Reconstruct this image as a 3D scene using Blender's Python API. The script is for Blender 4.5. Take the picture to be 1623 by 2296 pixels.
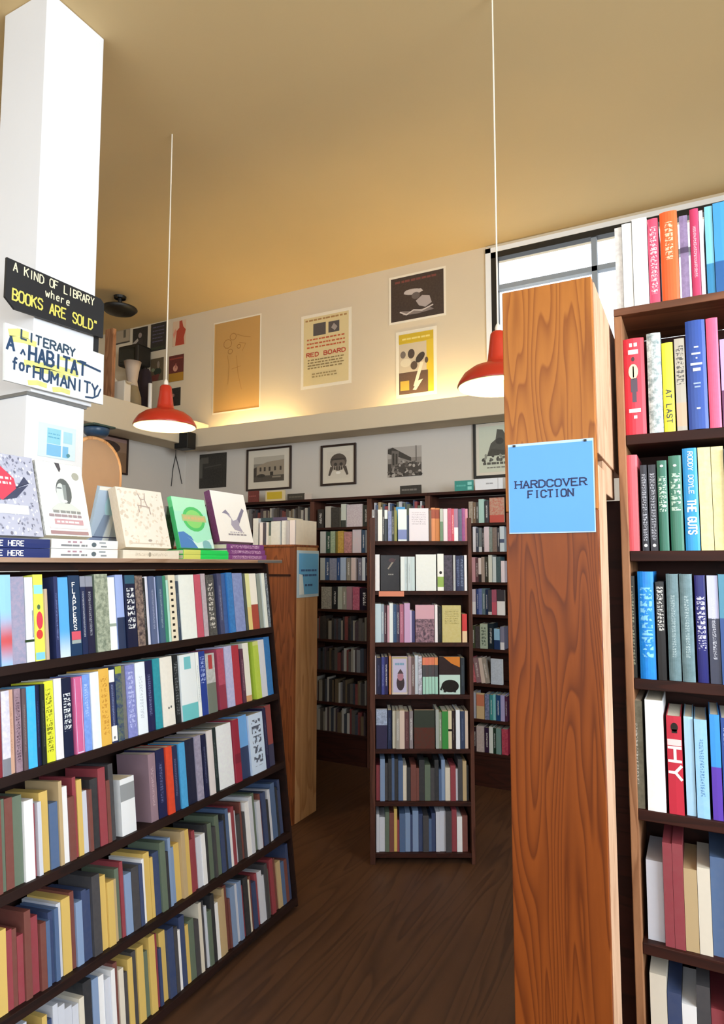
import bpy, math, random
from mathutils import Vector, Matrix

# ------------------------------------------------------------------ camera, world, lights, exposure
scene = bpy.context.scene
col = scene.collection
for o in list(bpy.data.objects):
    bpy.data.objects.remove(o)

F_PX, CX, CY = 1450.0, 811.5, 1148.0
YAW, PITCH = math.radians(27.3), math.radians(4.6)
EYE = Vector((0, 0, 1.68))
cam_d = bpy.data.cameras.new('camera')
cam = bpy.data.objects.new('camera', cam_d)
col.objects.link(cam)
cam.location = EYE
cam.rotation_euler = (math.pi / 2 + PITCH, 0, YAW)
cam_d.sensor_fit = 'HORIZONTAL'
cam_d.sensor_width = 36.0
cam_d.lens = 36.0 * F_PX / 1623.0
cam_d.clip_start = 0.05
scene.camera = cam

vs = scene.view_settings
vs.view_transform = 'Standard'
vs.look = 'None'
vs.gamma = 1.0
vs.use_curve_mapping = False
vs.exposure = 0.0

world = bpy.data.worlds.new('sky')
scene.world = world
world.use_nodes = True
bg = world.node_tree.nodes['Background']
bg.inputs[0].default_value = (0.86, 0.93, 1.0, 1)
bg.inputs[1].default_value = 2.2

def area(name, loc, rot, sx, sy, power, color):
    l = bpy.data.lights.new(name, 'AREA')
    l.shape = 'RECTANGLE'; l.size = sx; l.size_y = sy
    l.energy = power; l.color = color
    o = bpy.data.objects.new(name, l); col.objects.link(o)
    o.location = loc; o.rotation_euler = rot
    return o
# daylight outside the big side window (+X) and outside the shop front behind the camera (-Y)
area('daylight_side', (3.6, -0.2, 2.75), (0, math.radians(90), 0), 2.2, 4.6, 580, (0.86, 0.94, 1.0))
area('daylight_front', (-0.6, -3.3, 2.6), (math.radians(90), 0, 0), 5.2, 2.2, 120, (0.93, 0.97, 1.0))

# ------------------------------------------------------------------ geometry helpers
R_ = Vector((math.cos(YAW), math.sin(YAW), 0))
FH = Vector((-math.sin(YAW), math.cos(YAW), 0))
FW = FH * math.cos(PITCH) + Vector((0, 0, math.sin(PITCH)))
UP = -FH * math.sin(PITCH) + Vector((0, 0, math.cos(PITCH)))
X_, Y_, Z_ = Vector((1, 0, 0)), Vector((0, 1, 0)), Vector((0, 0, 1))

def ray(x, y):
    return R_ * ((x - CX) / F_PX) + FW - UP * ((y - CY) / F_PX)
def hit(x, y, p, n):
    d = ray(x, y)
    return EYE + d * ((Vector(p) - EYE).dot(n) / d.dot(n))
def onX(x, y, X): return hit(x, y, (X, 0, 0), X_)
def onY(x, y, Y): return hit(x, y, (0, Y, 0), Y_)
def onZ(x, y, Z): return hit(x, y, (0, 0, Z), Z_)

class Frame:
    """a = to the right seen from the front, u = up, n = out of the face"""
    def __init__(s, o, a, u=Z_):
        s.o = Vector(o); s.a = Vector(a).normalized(); s.u = Vector(u).normalized()
        s.n = s.a.cross(s.u)
    def pt(s, x, v, d=0.0): return s.o + s.a * x + s.u * v + s.n * d
    def hit(s, x, y, d=0.0):
        P = hit(x, y, s.o + s.n * d, s.n) - s.o
        return P.dot(s.a), P.dot(s.u)
    def mat(s, x, v, d=0.0):
        p = s.pt(x, v, d); y = -s.n
        return Matrix(((s.a.x, y.x, s.u.x, p.x), (s.a.y, y.y, s.u.y, p.y), (s.a.z, y.z, s.u.z, p.z), (0, 0, 0, 1)))
WORLD = Frame((0, 0, 0), X_, Z_)            # n = -Y

def lin(h):
    h = h.lstrip('#')
    c = [int(h[i:i + 2], 16) / 255 for i in (0, 2, 4)]
    return tuple(v / 12.92 if v <= 0.04045 else ((v + 0.055) / 1.055) ** 2.4 for v in c)

def wloc(o):
    v = Vector((0, 0, 0))
    while o is not None:
        v += o.location; o = o.parent
    return v

class MB:
    def __init__(s): s.v = []; s.f = []; s.c = []; s.cc = (1, 1, 1)
    def poly(s, pts):
        i = len(s.v); s.v += [Vector(p) for p in pts]
        s.f.append(tuple(range(i, i + len(pts)))); s.c.append(s.cc)
        return s
    def hexa(s, p):                          # 8 points: bottom 4 ccw, top 4 ccw
        i = len(s.v); s.v += [Vector(q) for q in p]
        for f in ((3, 2, 1, 0), (4, 5, 6, 7), (0, 1, 5, 4), (1, 2, 6, 5), (2, 3, 7, 6), (3, 0, 4, 7)):
            s.f.append(tuple(i + k for k in f)); s.c.append(s.cc)
        return s
    def box(s, x0, x1, y0, y1, z0, z1):
        return s.hexa([(x0, y0, z0), (x1, y0, z0), (x1, y1, z0), (x0, y1, z0), (x0, y0, z1), (x1, y0, z1), (x1, y1, z1), (x0, y1, z1)])
    def fbox(s, fr, s0, s1, v0, v1, d0, d1):  # d measured along the outward normal, d0 < d1
        P = fr.pt
        return s.hexa([P(s0, v0, d1), P(s1, v0, d1), P(s1, v0, d0), P(s0, v0, d0), P(s0, v1, d1), P(s1, v1, d1), P(s1, v1, d0), P(s0, v1, d0)])
    def tube(s, pts, r, n=8, cap=True):
        pts = [Vector(p) for p in pts]; rings = []
        for k, p in enumerate(pts):
            t = (pts[min(k + 1, len(pts) - 1)] - pts[max(k - 1, 0)]).normalized()
            e = t.cross(Z_)
            if e.length < 1e-3: e = t.cross(X_)
            e.normalize(); g = t.cross(e)
            rr = r[k] if isinstance(r, (list, tuple)) else r
            i = len(s.v)
            s.v += [p + (e * math.cos(2 * math.pi * j / n) + g * math.sin(2 * math.pi * j / n)) * rr for j in range(n)]
            rings.append(i)
        for a, b in zip(rings, rings[1:]):
            for j in range(n):
                s.f.append((a + j, a + (j + 1) % n, b + (j + 1) % n, b + j)); s.c.append(s.cc)
        if cap:
            s.f.append(tuple(rings[0] + j for j in reversed(range(n)))); s.c.append(s.cc)
            s.f.append(tuple(rings[-1] + j for j in range(n))); s.c.append(s.cc)
        return s
    def lathe(s, c, prof, n=40):             # prof: (r, z) pairs
        c = Vector(c); rings = []
        for r, z in prof:
            i = len(s.v)
            s.v += [c + Vector((r * math.cos(2 * math.pi * j / n), r * math.sin(2 * math.pi * j / n), z)) for j in range(n)]
            rings.append(i)
        for a, b in zip(rings, rings[1:]):
            for j in range(n):
                s.f.append((a + j, a + (j + 1) % n, b + (j + 1) % n, b + j)); s.c.append(s.cc)
        return s
    def mesh(s, name, off=Vector((0, 0, 0)), colors=False):
        m = bpy.data.meshes.new(name)
        m.from_pydata([tuple(p - off) for p in s.v], [], s.f)
        if colors:
            at = m.color_attributes.new('col', 'FLOAT_COLOR', 'CORNER')
            k = 0
            for f, c in zip(s.f, s.c):
                for _ in f:
                    at.data[k].color = (c[0], c[1], c[2], 1); k += 1
        m.update()
        return m
    def build(s, name, mat, parent=None, bevel=0, smooth=False, colors=False):
        m = s.mesh(name, wloc(parent), colors)
        m.materials.append(mat)
        if smooth:
            for p in m.polygons: p.use_smooth = True
        o = bpy.data.objects.new(name, m); col.objects.link(o)
        if parent is not None: o.parent = parent
        if bevel:
            b = o.modifiers.new('bevel', 'BEVEL'); b.width = bevel; b.segments = 2; b.limit_method = 'ANGLE'
        return o

def tag(o, label=None, cat=None, group=None, kind=None):
    if label: o['label'] = label
    if cat: o['category'] = cat
    if group: o['group'] = group
    if kind: o['kind'] = kind
    return o
def thing(name, label, cat, loc, group=None):
    o = bpy.data.objects.new(name, None); col.objects.link(o)
    o.location = loc; o.empty_display_size = 0.1
    return tag(o, label, cat, group)

# ------------------------------------------------------------------ materials
class NT:
    def __init__(s, name):
        s.m = bpy.data.materials.new(name); s.m.use_nodes = True
        s.t = s.m.node_tree; s.b = s.t.nodes['Principled BSDF']
    def n(s, typ, **kw):
        x = s.t.nodes.new(typ)
        for k, v in kw.items():
            if k.startswith('i_'): x.inputs[k[2:].replace('_', ' ')].default_value = v
            else: setattr(x, k, v)
        return x
    def l(s, a, b): s.t.links.new(a, b)
    def math(s, op, a, b=None, c=None):
        x = s.t.nodes.new('ShaderNodeMath'); x.operation = op
        for i, q in enumerate((a, b, c)):
            if q is None: continue
            if isinstance(q, (int, float)): x.inputs[i].default_value = q
            else: s.l(q, x.inputs[i])
        return x.outputs[0]
    def mix(s, fac, a, b, blend='MIX'):
        x = s.t.nodes.new('ShaderNodeMix'); x.data_type = 'RGBA'; x.blend_type = blend
        for sock, q in ((x.inputs[0], fac), (x.inputs[6], a), (x.inputs[7], b)):
            if isinstance(q, (int, float)): sock.default_value = q
            elif isinstance(q, tuple): sock.default_value = (q[0], q[1], q[2], 1)
            else: s.l(q, sock)
        return x.outputs[2]
    def color(s, out): s.l(out, s.b.inputs['Base Color'])
    def bump(s, h, strength=0.2, dist=0.01):
        x = s.t.nodes.new('ShaderNodeBump'); x.inputs['Strength'].default_value = strength; x.inputs['Distance'].default_value = dist
        s.l(h, x.inputs['Height']); s.l(x.outputs[0], s.b.inputs['Normal'])

def plain(name, hexcol, rough=0.6, metal=0.0, var=0.0, scale=8.0, spec=0.5, bump=0.0):
    t = NT(name); c = lin(hexcol)
    t.b.inputs['Base Color'].default_value = (*c, 1)
    t.b.inputs['Roughness'].default_value = rough
    t.b.inputs['Metallic'].default_value = metal
    t.b.inputs['Specular IOR Level'].default_value = spec
    if var or bump:
        co = t.n('ShaderNodeTexCoord')
        nz = t.n('ShaderNodeTexNoise', i_Scale=scale, i_Detail=4.0)
        t.l(co.outputs['Object'], nz.inputs['Vector'])
        if var:
            d = tuple(v * (1 - var) for v in c)
            t.color(t.mix(nz.outputs[0], c, d))
        if bump: t.bump(nz.outputs[0], bump, 0.004)
    return t.m

def emit(name, rgb, strength):
    t = NT(name)
    t.b.inputs['Base Color'].default_value = (*rgb, 1)
    t.b.inputs['Emission Color'].default_value = (*rgb, 1)
    t.b.inputs['Emission Strength'].default_value = strength
    return t.m

def wood(name, light, dark, scale=9.0, dist=6.0, squash=0.10, rough=0.42, axis='Z', fine=0.25, contrast=0.85, coat=0.0):
    t = NT(name)
    co = t.n('ShaderNodeTexCoord'); mp = t.n('ShaderNodeMapping')
    sc = {'X': (squash, 1, 1), 'Y': (1, squash, 1), 'Z': (1, 1, squash)}[axis]
    mp.inputs['Scale'].default_value = sc
    t.l(co.outputs['Object'], mp.inputs['Vector'])
    nz = t.n('ShaderNodeTexNoise', i_Scale=scale, i_Detail=2.0, i_Distortion=0.4)
    t.l(mp.outputs[0], nz.inputs['Vector'])
    rings = t.math('FRACT', t.math('MULTIPLY', nz.outputs[0], dist))
    up = t.math('POWER', rings, 2.2)
    dn = t.n('ShaderNodeMapRange'); dn.interpolation_type = 'SMOOTHSTEP'
    t.l(rings, dn.inputs[0]); dn.inputs[1].default_value = 1.0; dn.inputs[2].default_value = 0.86
    line = t.math('MULTIPLY', t.math('MULTIPLY', up, dn.outputs[0]), contrast)
    f2 = t.n('ShaderNodeTexNoise', i_Scale=scale * 22, i_Detail=3.0)
    t.l(mp.outputs[0], f2.inputs['Vector'])
    big = t.n('ShaderNodeTexNoise', i_Scale=2.3, i_Detail=2.0)
    t.l(co.outputs['Object'], big.inputs['Vector'])
    c = t.mix(line, lin(light), lin(dark))
    c = t.mix(t.math('MULTIPLY', f2.outputs[0], fine), c, lin(dark))
    c = t.mix(t.math('MULTIPLY', big.outputs[0], 0.35), c, lin(dark))
    t.color(c)
    t.b.inputs['Roughness'].default_value = rough
    t.b.inputs['Specular IOR Level'].default_value = 0.25
    t.b.inputs['Coat Weight'].default_value = coat
    t.b.inputs['Coat Roughness'].default_value = 0.25
    t.bump(f2.outputs[0], 0.08, 0.002)
    return t.m

def glass_pane(name):
    t = NT(name); tr = t.n('ShaderNodeBsdfTransparent'); gl = t.n('ShaderNodeBsdfGlossy', i_Roughness=0.02)
    mx = t.n('ShaderNodeMixShader'); mx.inputs[0].default_value = 0.06
    t.l(tr.outputs[0], mx.inputs[1]); t.l(gl.outputs[0], mx.inputs[2])
    t.l(mx.outputs[0], t.t.nodes['Material Output'].inputs['Surface'])
    return t.m

def print_mat(name, rough=0.55, grain=0.12, scale=60):
    t = NT(name)
    at = t.n('ShaderNodeAttribute', attribute_name='col')
    co = t.n('ShaderNodeTexCoord'); nz = t.n('ShaderNodeTexNoise', i_Scale=scale, i_Detail=3.0)
    t.l(co.outputs['Object'], nz.inputs['Vector'])
    t.color(t.mix(t.math('MULTIPLY', nz.outputs[0], grain), at.outputs['Color'], (0.35, 0.30, 0.24)))
    t.b.inputs['Roughness'].default_value = rough
    return t.m

def book_shader(name, face):
    """one shader for all printed covers; colours, bands and lettering come from each book's own properties"""
    t = NT(name)
    def oa(a):
        x = t.n('ShaderNodeAttribute', attribute_name=a); x.attribute_type = 'OBJECT'
        return x
    def sep(a):
        x = t.n('ShaderNodeSeparateXYZ'); t.l(oa(a).outputs['Vector'], x.inputs[0]); return x.outputs
    c1, c2, c3 = (oa('bk_c%d' % k).outputs['Color'] for k in (1, 2, 3))
    T, B, D, M = sep('bk_t'), sep('bk_b'), sep('bk_d'), sep('bk_m')
    uv = t.n('ShaderNodeUVMap'); s = t.n('ShaderNodeSeparateXYZ'); t.l(uv.outputs[0], s.inputs[0])
    u, v = s.outputs[0], s.outputs[1]
    wu = t.math('MULTIPLY', u, D[0]); hv = t.math('MULTIPLY', v, D[1])
    cb = t.n('ShaderNodeCombineXYZ'); t.l(wu, cb.inputs[0]); t.l(hv, cb.inputs[1]); t.l(M[1], cb.inputs[2])
    nz = t.n('ShaderNodeTexNoise', i_Scale=70.0, i_Detail=5.0, i_Roughness=0.65); t.l(cb.outputs[0], nz.inputs['Vector'])
    ss = t.n('ShaderNodeMapRange'); ss.interpolation_type = 'SMOOTHSTEP'
    t.l(nz.outputs[0], ss.inputs[0]); ss.inputs[1].default_value = 0.30; ss.inputs[2].default_value = 0.70
    base = t.mix(t.math('MULTIPLY', ss.outputs[0], M[0]), c1, c3)
    def between(x, a, b): return t.math('MULTIPLY', t.math('GREATER_THAN', x, a), t.math('LESS_THAN', x, b))
    def edge(x, a):
        r = t.n('ShaderNodeMapRange'); r.interpolation_type = 'SMOOTHSTEP'
        t.l(x, r.inputs[0]); t.l(t.math('SUBTRACT', a, M[2]), r.inputs[1]); t.l(t.math('ADD', a, M[2]), r.inputs[2])
        return r.outputs[0]
    base = t.mix(t.math('MULTIPLY', edge(v, B[0]), t.math('SUBTRACT', 1.0, edge(v, B[1]))), base, c3)
    ao = t.math('ABSOLUTE', t.math('SUBTRACT', u, 0.5))
    reg = t.math('MULTIPLY', between(v, T[0], T[1]), t.math('LESS_THAN', ao, t.math('MULTIPLY', T[2], 0.5)))
    cell = D[2]
    i1 = t.math('FLOOR', t.math('DIVIDE', hv if not face else wu, cell))
    i2 = t.math('FLOOR', t.math('DIVIDE', wu if not face else hv, cell))
    ci = t.n('ShaderNodeCombineXYZ'); t.l(i1, ci.inputs[0]); t.l(i2, ci.inputs[1]); t.l(M[1], ci.inputs[2])
    wn = t.n('ShaderNodeTexNoise', i_Scale=0.62, i_Detail=1.0)
    cs = t.n('ShaderNodeCombineXYZ'); t.l(t.math('DIVIDE', hv, cell), cs.inputs[0]); t.l(t.math('DIVIDE', wu, cell), cs.inputs[1]); t.l(t.math('MULTIPLY', M[1], 7.3), cs.inputs[2])
    t.l(cs.outputs[0], wn.inputs['Vector'])
    bt = t.n('ShaderNodeMapRange'); bt.interpolation_type = 'SMOOTHSTEP'
    t.l(wn.outputs[0], bt.inputs[0]); bt.inputs[1].default_value = 0.44; bt.inputs[2].default_value = 0.56
    bit = bt.outputs[0]
    gap = t.math('LESS_THAN', t.math('MODULO', i1, 4.0), 2.5)
    if face: gap = t.math('MULTIPLY', gap, t.math('LESS_THAN', t.math('MODULO', i2, 7.0), 3.5))
    let = t.math('MULTIPLY', t.math('MULTIPLY', reg, bit), gap)
    t.color(t.mix(t.math('MULTIPLY', let, 0.9), base, c2))
    t.b.inputs['Roughness'].default_value = 0.36
    return t.m

def attr_cover(name):
    t = NT(name); x = t.n('ShaderNodeAttribute', attribute_name='bk_c1'); x.attribute_type = 'OBJECT'
    co = t.n('ShaderNodeTexCoord'); nz = t.n('ShaderNodeTexNoise', i_Scale=30.0); t.l(co.outputs['Object'], nz.inputs['Vector'])
    t.color(t.mix(t.math('MULTIPLY', nz.outputs[0], 0.15), x.outputs['Color'], (0.05, 0.05, 0.05)))
    t.b.inputs['Roughness'].default_value = 0.4
    return t.m

def paper_mat(name, hexcol):
    t = NT(name); co = t.n('ShaderNodeTexCoord')
    wv = t.n('ShaderNodeTexWave', i_Scale=260.0, i_Distortion=1.5); wv.bands_direction = 'X'
    t.l(co.outputs['Object'], wv.inputs['Vector'])
    c = lin(hexcol); t.color(t.mix(wv.outputs['Fac'], c, tuple(k * 0.72 for k in c)))
    t.b.inputs['Roughness'].default_value = 0.8
    return t.m

M = {}
M['wall'] = plain('wall_plaster', 'd6c6aa', 0.85, var=0.06, scale=3.0, bump=0.04)
M['wall_low'] = plain('lower_wall_plaster', 'cfc8bf', 0.85, var=0.06, scale=3.0, bump=0.04)
M['ceil'] = plain('ceiling_paint', 'd2b684', 0.9, var=0.05, scale=2.0)
M['column'] = plain('column_paint', 'e6e8ec', 0.6, var=0.03, scale=3.0)
M['floor'] = wood('floor_boards', '5a3e2c', '33221a', 5.0, 12.0, 0.08, 0.5, 'Y')
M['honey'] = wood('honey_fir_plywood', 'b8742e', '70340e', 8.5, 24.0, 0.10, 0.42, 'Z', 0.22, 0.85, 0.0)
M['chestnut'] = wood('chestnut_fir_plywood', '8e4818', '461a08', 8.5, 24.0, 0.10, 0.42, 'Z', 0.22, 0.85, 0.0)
M['edge'] = wood('lit_plank_side', 'dab698', 'a07656', 22.0, 3.0, 0.2, 0.6, 'Z', 0.5)  # post side coloured paler, daylight from the window put into the wood
M['redwood'] = wood('reddish_plank', '9a5a30', '54260f', 8.0, 12.0, 0.10, 0.42, 'Z', 0.3, 0.85, 0.2)
M['paleplank'] = wood('lightened_brown_plank', 'd6aa7c', '9a6a40', 10.0, 4.0, 0.12, 0.5, 'Z', 0.3)  # brown raised so the bookcase end panel looks window-lit
M['dark'] = wood('dark_stained_wood', '3e1a10', '160805', 9.0, 8.0, 0.12, 0.6, 'X', 0.3, 0.85, 0.0)
M['darkv'] = wood('dark_stained_upright', '643e32', '2c160e', 9.0, 4.0, 0.12, 0.45, 'Z', 0.3)
M['darky'] = wood('dark_stained_shelf', '28120c', '0e0605', 9.0, 4.0, 0.12, 0.65, 'Y', 0.3)
M['midwood'] = wood('worn_brown_upright', 'b5835e', '6d4329', 12.0, 4.0, 0.15, 0.5, 'Z', 0.35)
M['midshelf'] = wood('brown_shelf_board', '8a5a40', '46271a', 10.0, 4.0, 0.12, 0.5, 'X', 0.3)
M['topboard'] = wood('greyed_top_board', 'b89c88', '86684f', 14.0, 4.0, 0.12, 0.55, 'Y', 0.4)
M['black'] = plain('black_paint', '16130f', 0.5)
M['greypaint'] = plain('grey_window_bar', '9098a0', 0.5)
M['red'] = plain('red_enamel', 'b8301c', 0.28, var=0.08, scale=5)
M['cream'] = plain('cream_enamel', 'f8e2a4', 0.5)
M['white'] = plain('white_gloss', 'f0f0ee', 0.45, var=0.03)
M['cord'] = plain('pale_cord', 'e6dccb', 0.6)
M['metal'] = plain('grey_metal', '8c8f92', 0.4, 0.7)
M['acryl'] = plain('clear_acrylic_edge', 'a8c6dc', 0.12)
M['bluecard'] = plain('blue_card', '4a98ea', 0.32, var=0.07, scale=5)
M['ink'] = plain('navy_ink', '14224a', 0.6)
M['bulb'] = emit('lit_bulb', (1.0, 0.80, 0.46), 14)
M['tube'] = emit('lit_tube', (1.0, 0.80, 0.42), 75)
M['glass'] = glass_pane('window_glass')
M['print'] = print_mat('printed_ink')
M['gloss_print'] = print_mat('printed_gloss', 0.3, 0.05)
M['spine'] = book_shader('book_spine', False)
M['face'] = book_shader('book_front', True)
M['cover'] = attr_cover('book_back_cover')
M['paper'] = paper_mat('page_block', 'e8ddc6')
M['framewood'] = plain('frame_moulding', '2a1610', 0.35, var=0.3, scale=20)
M['mount'] = plain('picture_mount', 'd8cfbe', 0.8)
M['cardboard'] = plain('brown_board', '987e68', 0.75, var=0.15, scale=10)
M['frost'] = plain('frosted_acrylic', 'c4dcec', 0.25)

# ------------------------------------------------------------------ stroke lettering and printed shapes
G = {
 'A': [[(0, 0), (2, 6), (4, 0)], [(.8, 2.1), (3.2, 2.1)]],
 'B': [[(0, 0), (0, 6), (2.5, 6), (3.6, 5.2), (3.6, 4), (2.5, 3.1), (0, 3.1)], [(2.5, 3.1), (4, 2.2), (4, .9), (2.7, 0), (0, 0)]],
 'C': [[(4, 4.8), (3, 6), (1, 6), (0, 4.8), (0, 1.2), (1, 0), (3, 0), (4, 1.2)]],
 'D': [[(0, 0), (0, 6), (2.3, 6), (4, 4.5), (4, 1.5), (2.3, 0), (0, 0)]],
 'E': [[(3.8, 6), (0, 6), (0, 0), (3.8, 0)], [(0, 3.1), (2.9, 3.1)]],
 'F': [[(3.8, 6), (0, 6), (0, 0)], [(0, 3.1), (2.9, 3.1)]],
 'G': [[(4, 4.8), (3, 6), (1, 6), (0, 4.8), (0, 1.2), (1, 0), (3, 0), (4, 1.2), (4, 2.7), (2.4, 2.7)]],
 'H': [[(0, 0), (0, 6)], [(4, 0), (4, 6)], [(0, 3.1), (4, 3.1)]],
 'I': [[(2, 0), (2, 6)]],
 'K': [[(0, 0), (0, 6)], [(4, 6), (0, 2.6)], [(1.4, 3.7), (4, 0)]],
 'L': [[(0, 6), (0, 0), (3.6, 0)]],
 'M': [[(0, 0), (0, 6), (2, 2.4), (4, 6), (4, 0)]],
 'N': [[(0, 0), (0, 6), (4, 0), (4, 6)]],
 'O': [[(1, 0), (0, 1.2), (0, 4.8), (1, 6), (3, 6), (4, 4.8), (4, 1.2), (3, 0), (1, 0)]],
 'P': [[(0, 0), (0, 6), (2.7, 6), (4, 5.1), (4, 3.7), (2.7, 2.8), (0, 2.8)]],
 'R': [[(0, 0), (0, 6), (2.7, 6), (4, 5.1), (4, 3.8), (2.7, 3), (0, 3)], [(2, 3), (4, 0)]],
 'S': [[(3.9, 4.9), (3, 6), (1, 6), (.1, 5), (.3, 3.8), (3.7, 2.3), (3.9, 1.1), (3, 0), (1, 0), (.1, 1.1)]],
 'T': [[(0, 6), (4, 6)], [(2, 6), (2, 0)]],
 'U': [[(0, 6), (0, 1.2), (1, 0), (3, 0), (4, 1.2), (4, 6)]],
 'V': [[(0, 6), (2, 0), (4, 6)]],
 'W': [[(0, 6), (1, 0), (2, 4), (3, 0), (4, 6)]],
 'Y': [[(0, 6), (2, 3), (4, 6)], [(2, 3), (2, 0)]],
 'w': [[(0, 4), (1, 0), (2, 3), (3, 0), (4, 4)]],
 'h': [[(.4, 6), (.4, 0)], [(.4, 2.8), (1.6, 4), (3, 3.6), (3.2, 0)]],
 'e': [[(.4, 2.2), (3.4, 2.2), (3.2, 3.5), (2, 4), (.7, 3.2), (.4, 1.2), (1.4, 0), (3.2, .4)]],
 'r': [[(.8, 4), (.8, 0)], [(.8, 2.6), (1.8, 3.9), (3.2, 3.8)]],
 'f': [[(3.4, 5.6), (2.3, 6), (1.6, 5), (1.6, -.6)], [(.4, 3.4), (3.2, 3.4)]],
 'o': [[(1.2, 0), (.4, 1), (.4, 3), (1.3, 4), (2.7, 4), (3.5, 3), (3.5, 1), (2.6, 0), (1.2, 0)]],
 '^': [[(0, 0), (2, 3), (4, 0)]],
 '"': [[(1, 6), (1, 4.8)], [(2.4, 6), (2.4, 4.8)]],
}
def ribbon(mb, fr, pts, hw, d):
    d += 0.00002 * (len(mb.f) % 9)
    for (x0, y0), (x1, y1) in zip(pts, pts[1:]):
        d += 0.00002
        dx, dy = x1 - x0, y1 - y0; L = math.hypot(dx, dy) or 1e-9
        tx, ty = dx / L, dy / L; e = hw * 0.55
        a = (x0 - tx * e, y0 - ty * e); b = (x1 + tx * e, y1 + ty * e)
        mb.poly([fr.pt(a[0] + ty * hw, a[1] - tx * hw, d), fr.pt(b[0] + ty * hw, b[1] - tx * hw, d),
                 fr.pt(b[0] - ty * hw, b[1] + tx * hw, d), fr.pt(a[0] - ty * hw, a[1] + tx * hw, d)])
def letters(mb, fr, text, s, v, h, width=None, stroke=0.13, serif=False, d=0.001, slope=0.0, jit=0.0, stack=False, wf=0.62, seed=1):
    """text starting at (s, v); if width is given the line fills it"""
    rnd = random.Random(seed); n = len(text)
    adv = (width / (n - 0.25)) if width else h * (wf + 0.2)
    cw = adv * 0.75 if width else h * wf
    for k, ch in enumerate(text):
        if ch == ' ': continue
        if stack: ox, oy = s, v - k * h * 1.32
        else: ox, oy = s + k * adv, v + slope * k * adv
        jx, jy = rnd.uniform(-jit, jit) * h, rnd.uniform(-jit, jit) * h
        for st in G.get(ch, []):
            pts = [(ox + jx + p[0] / 4 * cw, oy + jy + p[1] / 6 * h + slope * p[0] / 4 * cw) for p in st]
            ribbon(mb, fr, pts, stroke * h * 0.5, d)
            if serif:
                for q, r in ((pts[0], pts[1]), (pts[-1], pts[-2])):
                    if abs(q[1] - r[1]) > abs(q[0] - r[0]) * 0.9:
                        ribbon(mb, fr, [(q[0] - cw * .2, q[1]), (q[0] + cw * .2, q[1])], stroke * h * 0.33, d + 0.0001)

def letter_parts(parent, mat, fr, text, s, v, h, name='letter', **kw):
    n = len(text); width = kw.pop('width'); adv = width / (n - 0.25); sl = kw.pop('slope', 0.0); jit = kw.pop('jit', 0.0)
    rnd = random.Random(len(text))
    for k, ch in enumerate(text):
        jx, jy = rnd.uniform(-jit, jit) * h, rnd.uniform(-jit, jit) * h
        if ch == ' ': continue
        mb = MB(); letters(mb, fr, ch, s + k * adv + jx, v + sl * k * adv + jy, h, width=adv * .75, **kw)
        mb.build(name, M[mat], parent)

class Art:
    """flat printed shapes on a rectangle s0..s1, v0..v1 of a frame; coordinates 0..1"""
    def __init__(s, fr, s0, s1, v0, v1, bgc, d=0.0, th=0.0015):
        s.mb = MB(); s.fr = fr; s.r = (s0, s1, v0, v1); s.d = d + th; s.k = 0
        s.mb.cc = lin(bgc); s.mb.fbox(fr, s0, s1, v0, v1, d, d + th)
    def P(s, x, y):
        s0, s1, v0, v1 = s.r
        return s.fr.pt(s0 + (s1 - s0) * x, v0 + (v1 - v0) * y, s.d + 0.00025 * (s.k + 1))
    def poly(s, pts, c):
        s.mb.cc = lin(c); s.mb.poly([s.P(*p) for p in pts]); s.k += 1; return s
    def rect(s, x0, x1, y0, y1, c): return s.poly([(x0, y0), (x1, y0), (x1, y1), (x0, y1)], c)
    def ell(s, cx, cy, rx, ry, c, rot=0.0, n=18):
        q = []
        for k in range(n):
            a = 2 * math.pi * k / n; x, y = rx * math.cos(a), ry * math.sin(a)
            q.append((cx + x * math.cos(rot) - y * math.sin(rot), cy + x * math.sin(rot) + y * math.cos(rot)))
        return s.poly(q, c)
    def line(s, pts, w, c):
        s.mb.cc = lin(c)
        s0, s1, v0, v1 = s.r
        ribbon(s.mb, s.fr, [(s0 + (s1 - s0) * x, v0 + (v1 - v0) * y) for x, y in pts], w / 2, s.d + 0.00025 * (s.k + 1)); s.k += 1
        return s
    def dashes(s, x0, x1, y, h, c, seed=0, wmin=0.02, wmax=0.07):     # an unreadable line of print
        rnd = random.Random(seed); x = x0
        while x < x1 - wmin:
            w = rnd.uniform(wmin, wmax); w = min(w, x1 - x)
            s.mb.cc = lin(c); s.mb.poly([s.P(*p) for p in ((x, y), (x + w, y), (x + w, y + h), (x, y + h))])
            x += w + rnd.uniform(0.012, 0.03)
        s.k += 1; return s
    def text(s, t, x, y, w, h, c, **kw):
        s.mb.cc = lin(c); s0, s1, v0, v1 = s.r
        letters(s.mb, s.fr, t, s0 + (s1 - s0) * x, v0 + (v1 - v0) * y, h * (v1 - v0), width=w * (s1 - s0), d=s.d + 0.00025 * (s.k + 1), **kw); s.k += 2
        return s
    def speck(s, n, x0, x1, y0, y1, cols, rmin, rmax, seed=0):
        rnd = random.Random(seed)
        for _ in range(n):
            s.ell(rnd.uniform(x0, x1), rnd.uniform(y0, y1), rnd.uniform(rmin, rmax), rnd.uniform(rmin, rmax), rnd.choice(cols), rnd.uniform(0, 3), 7); s.k -= .985
        s.k += 1; return s
    def build(s, name, parent=None, mat='print'):
        return s.mb.build(name, M[mat], parent, colors=True)

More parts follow.
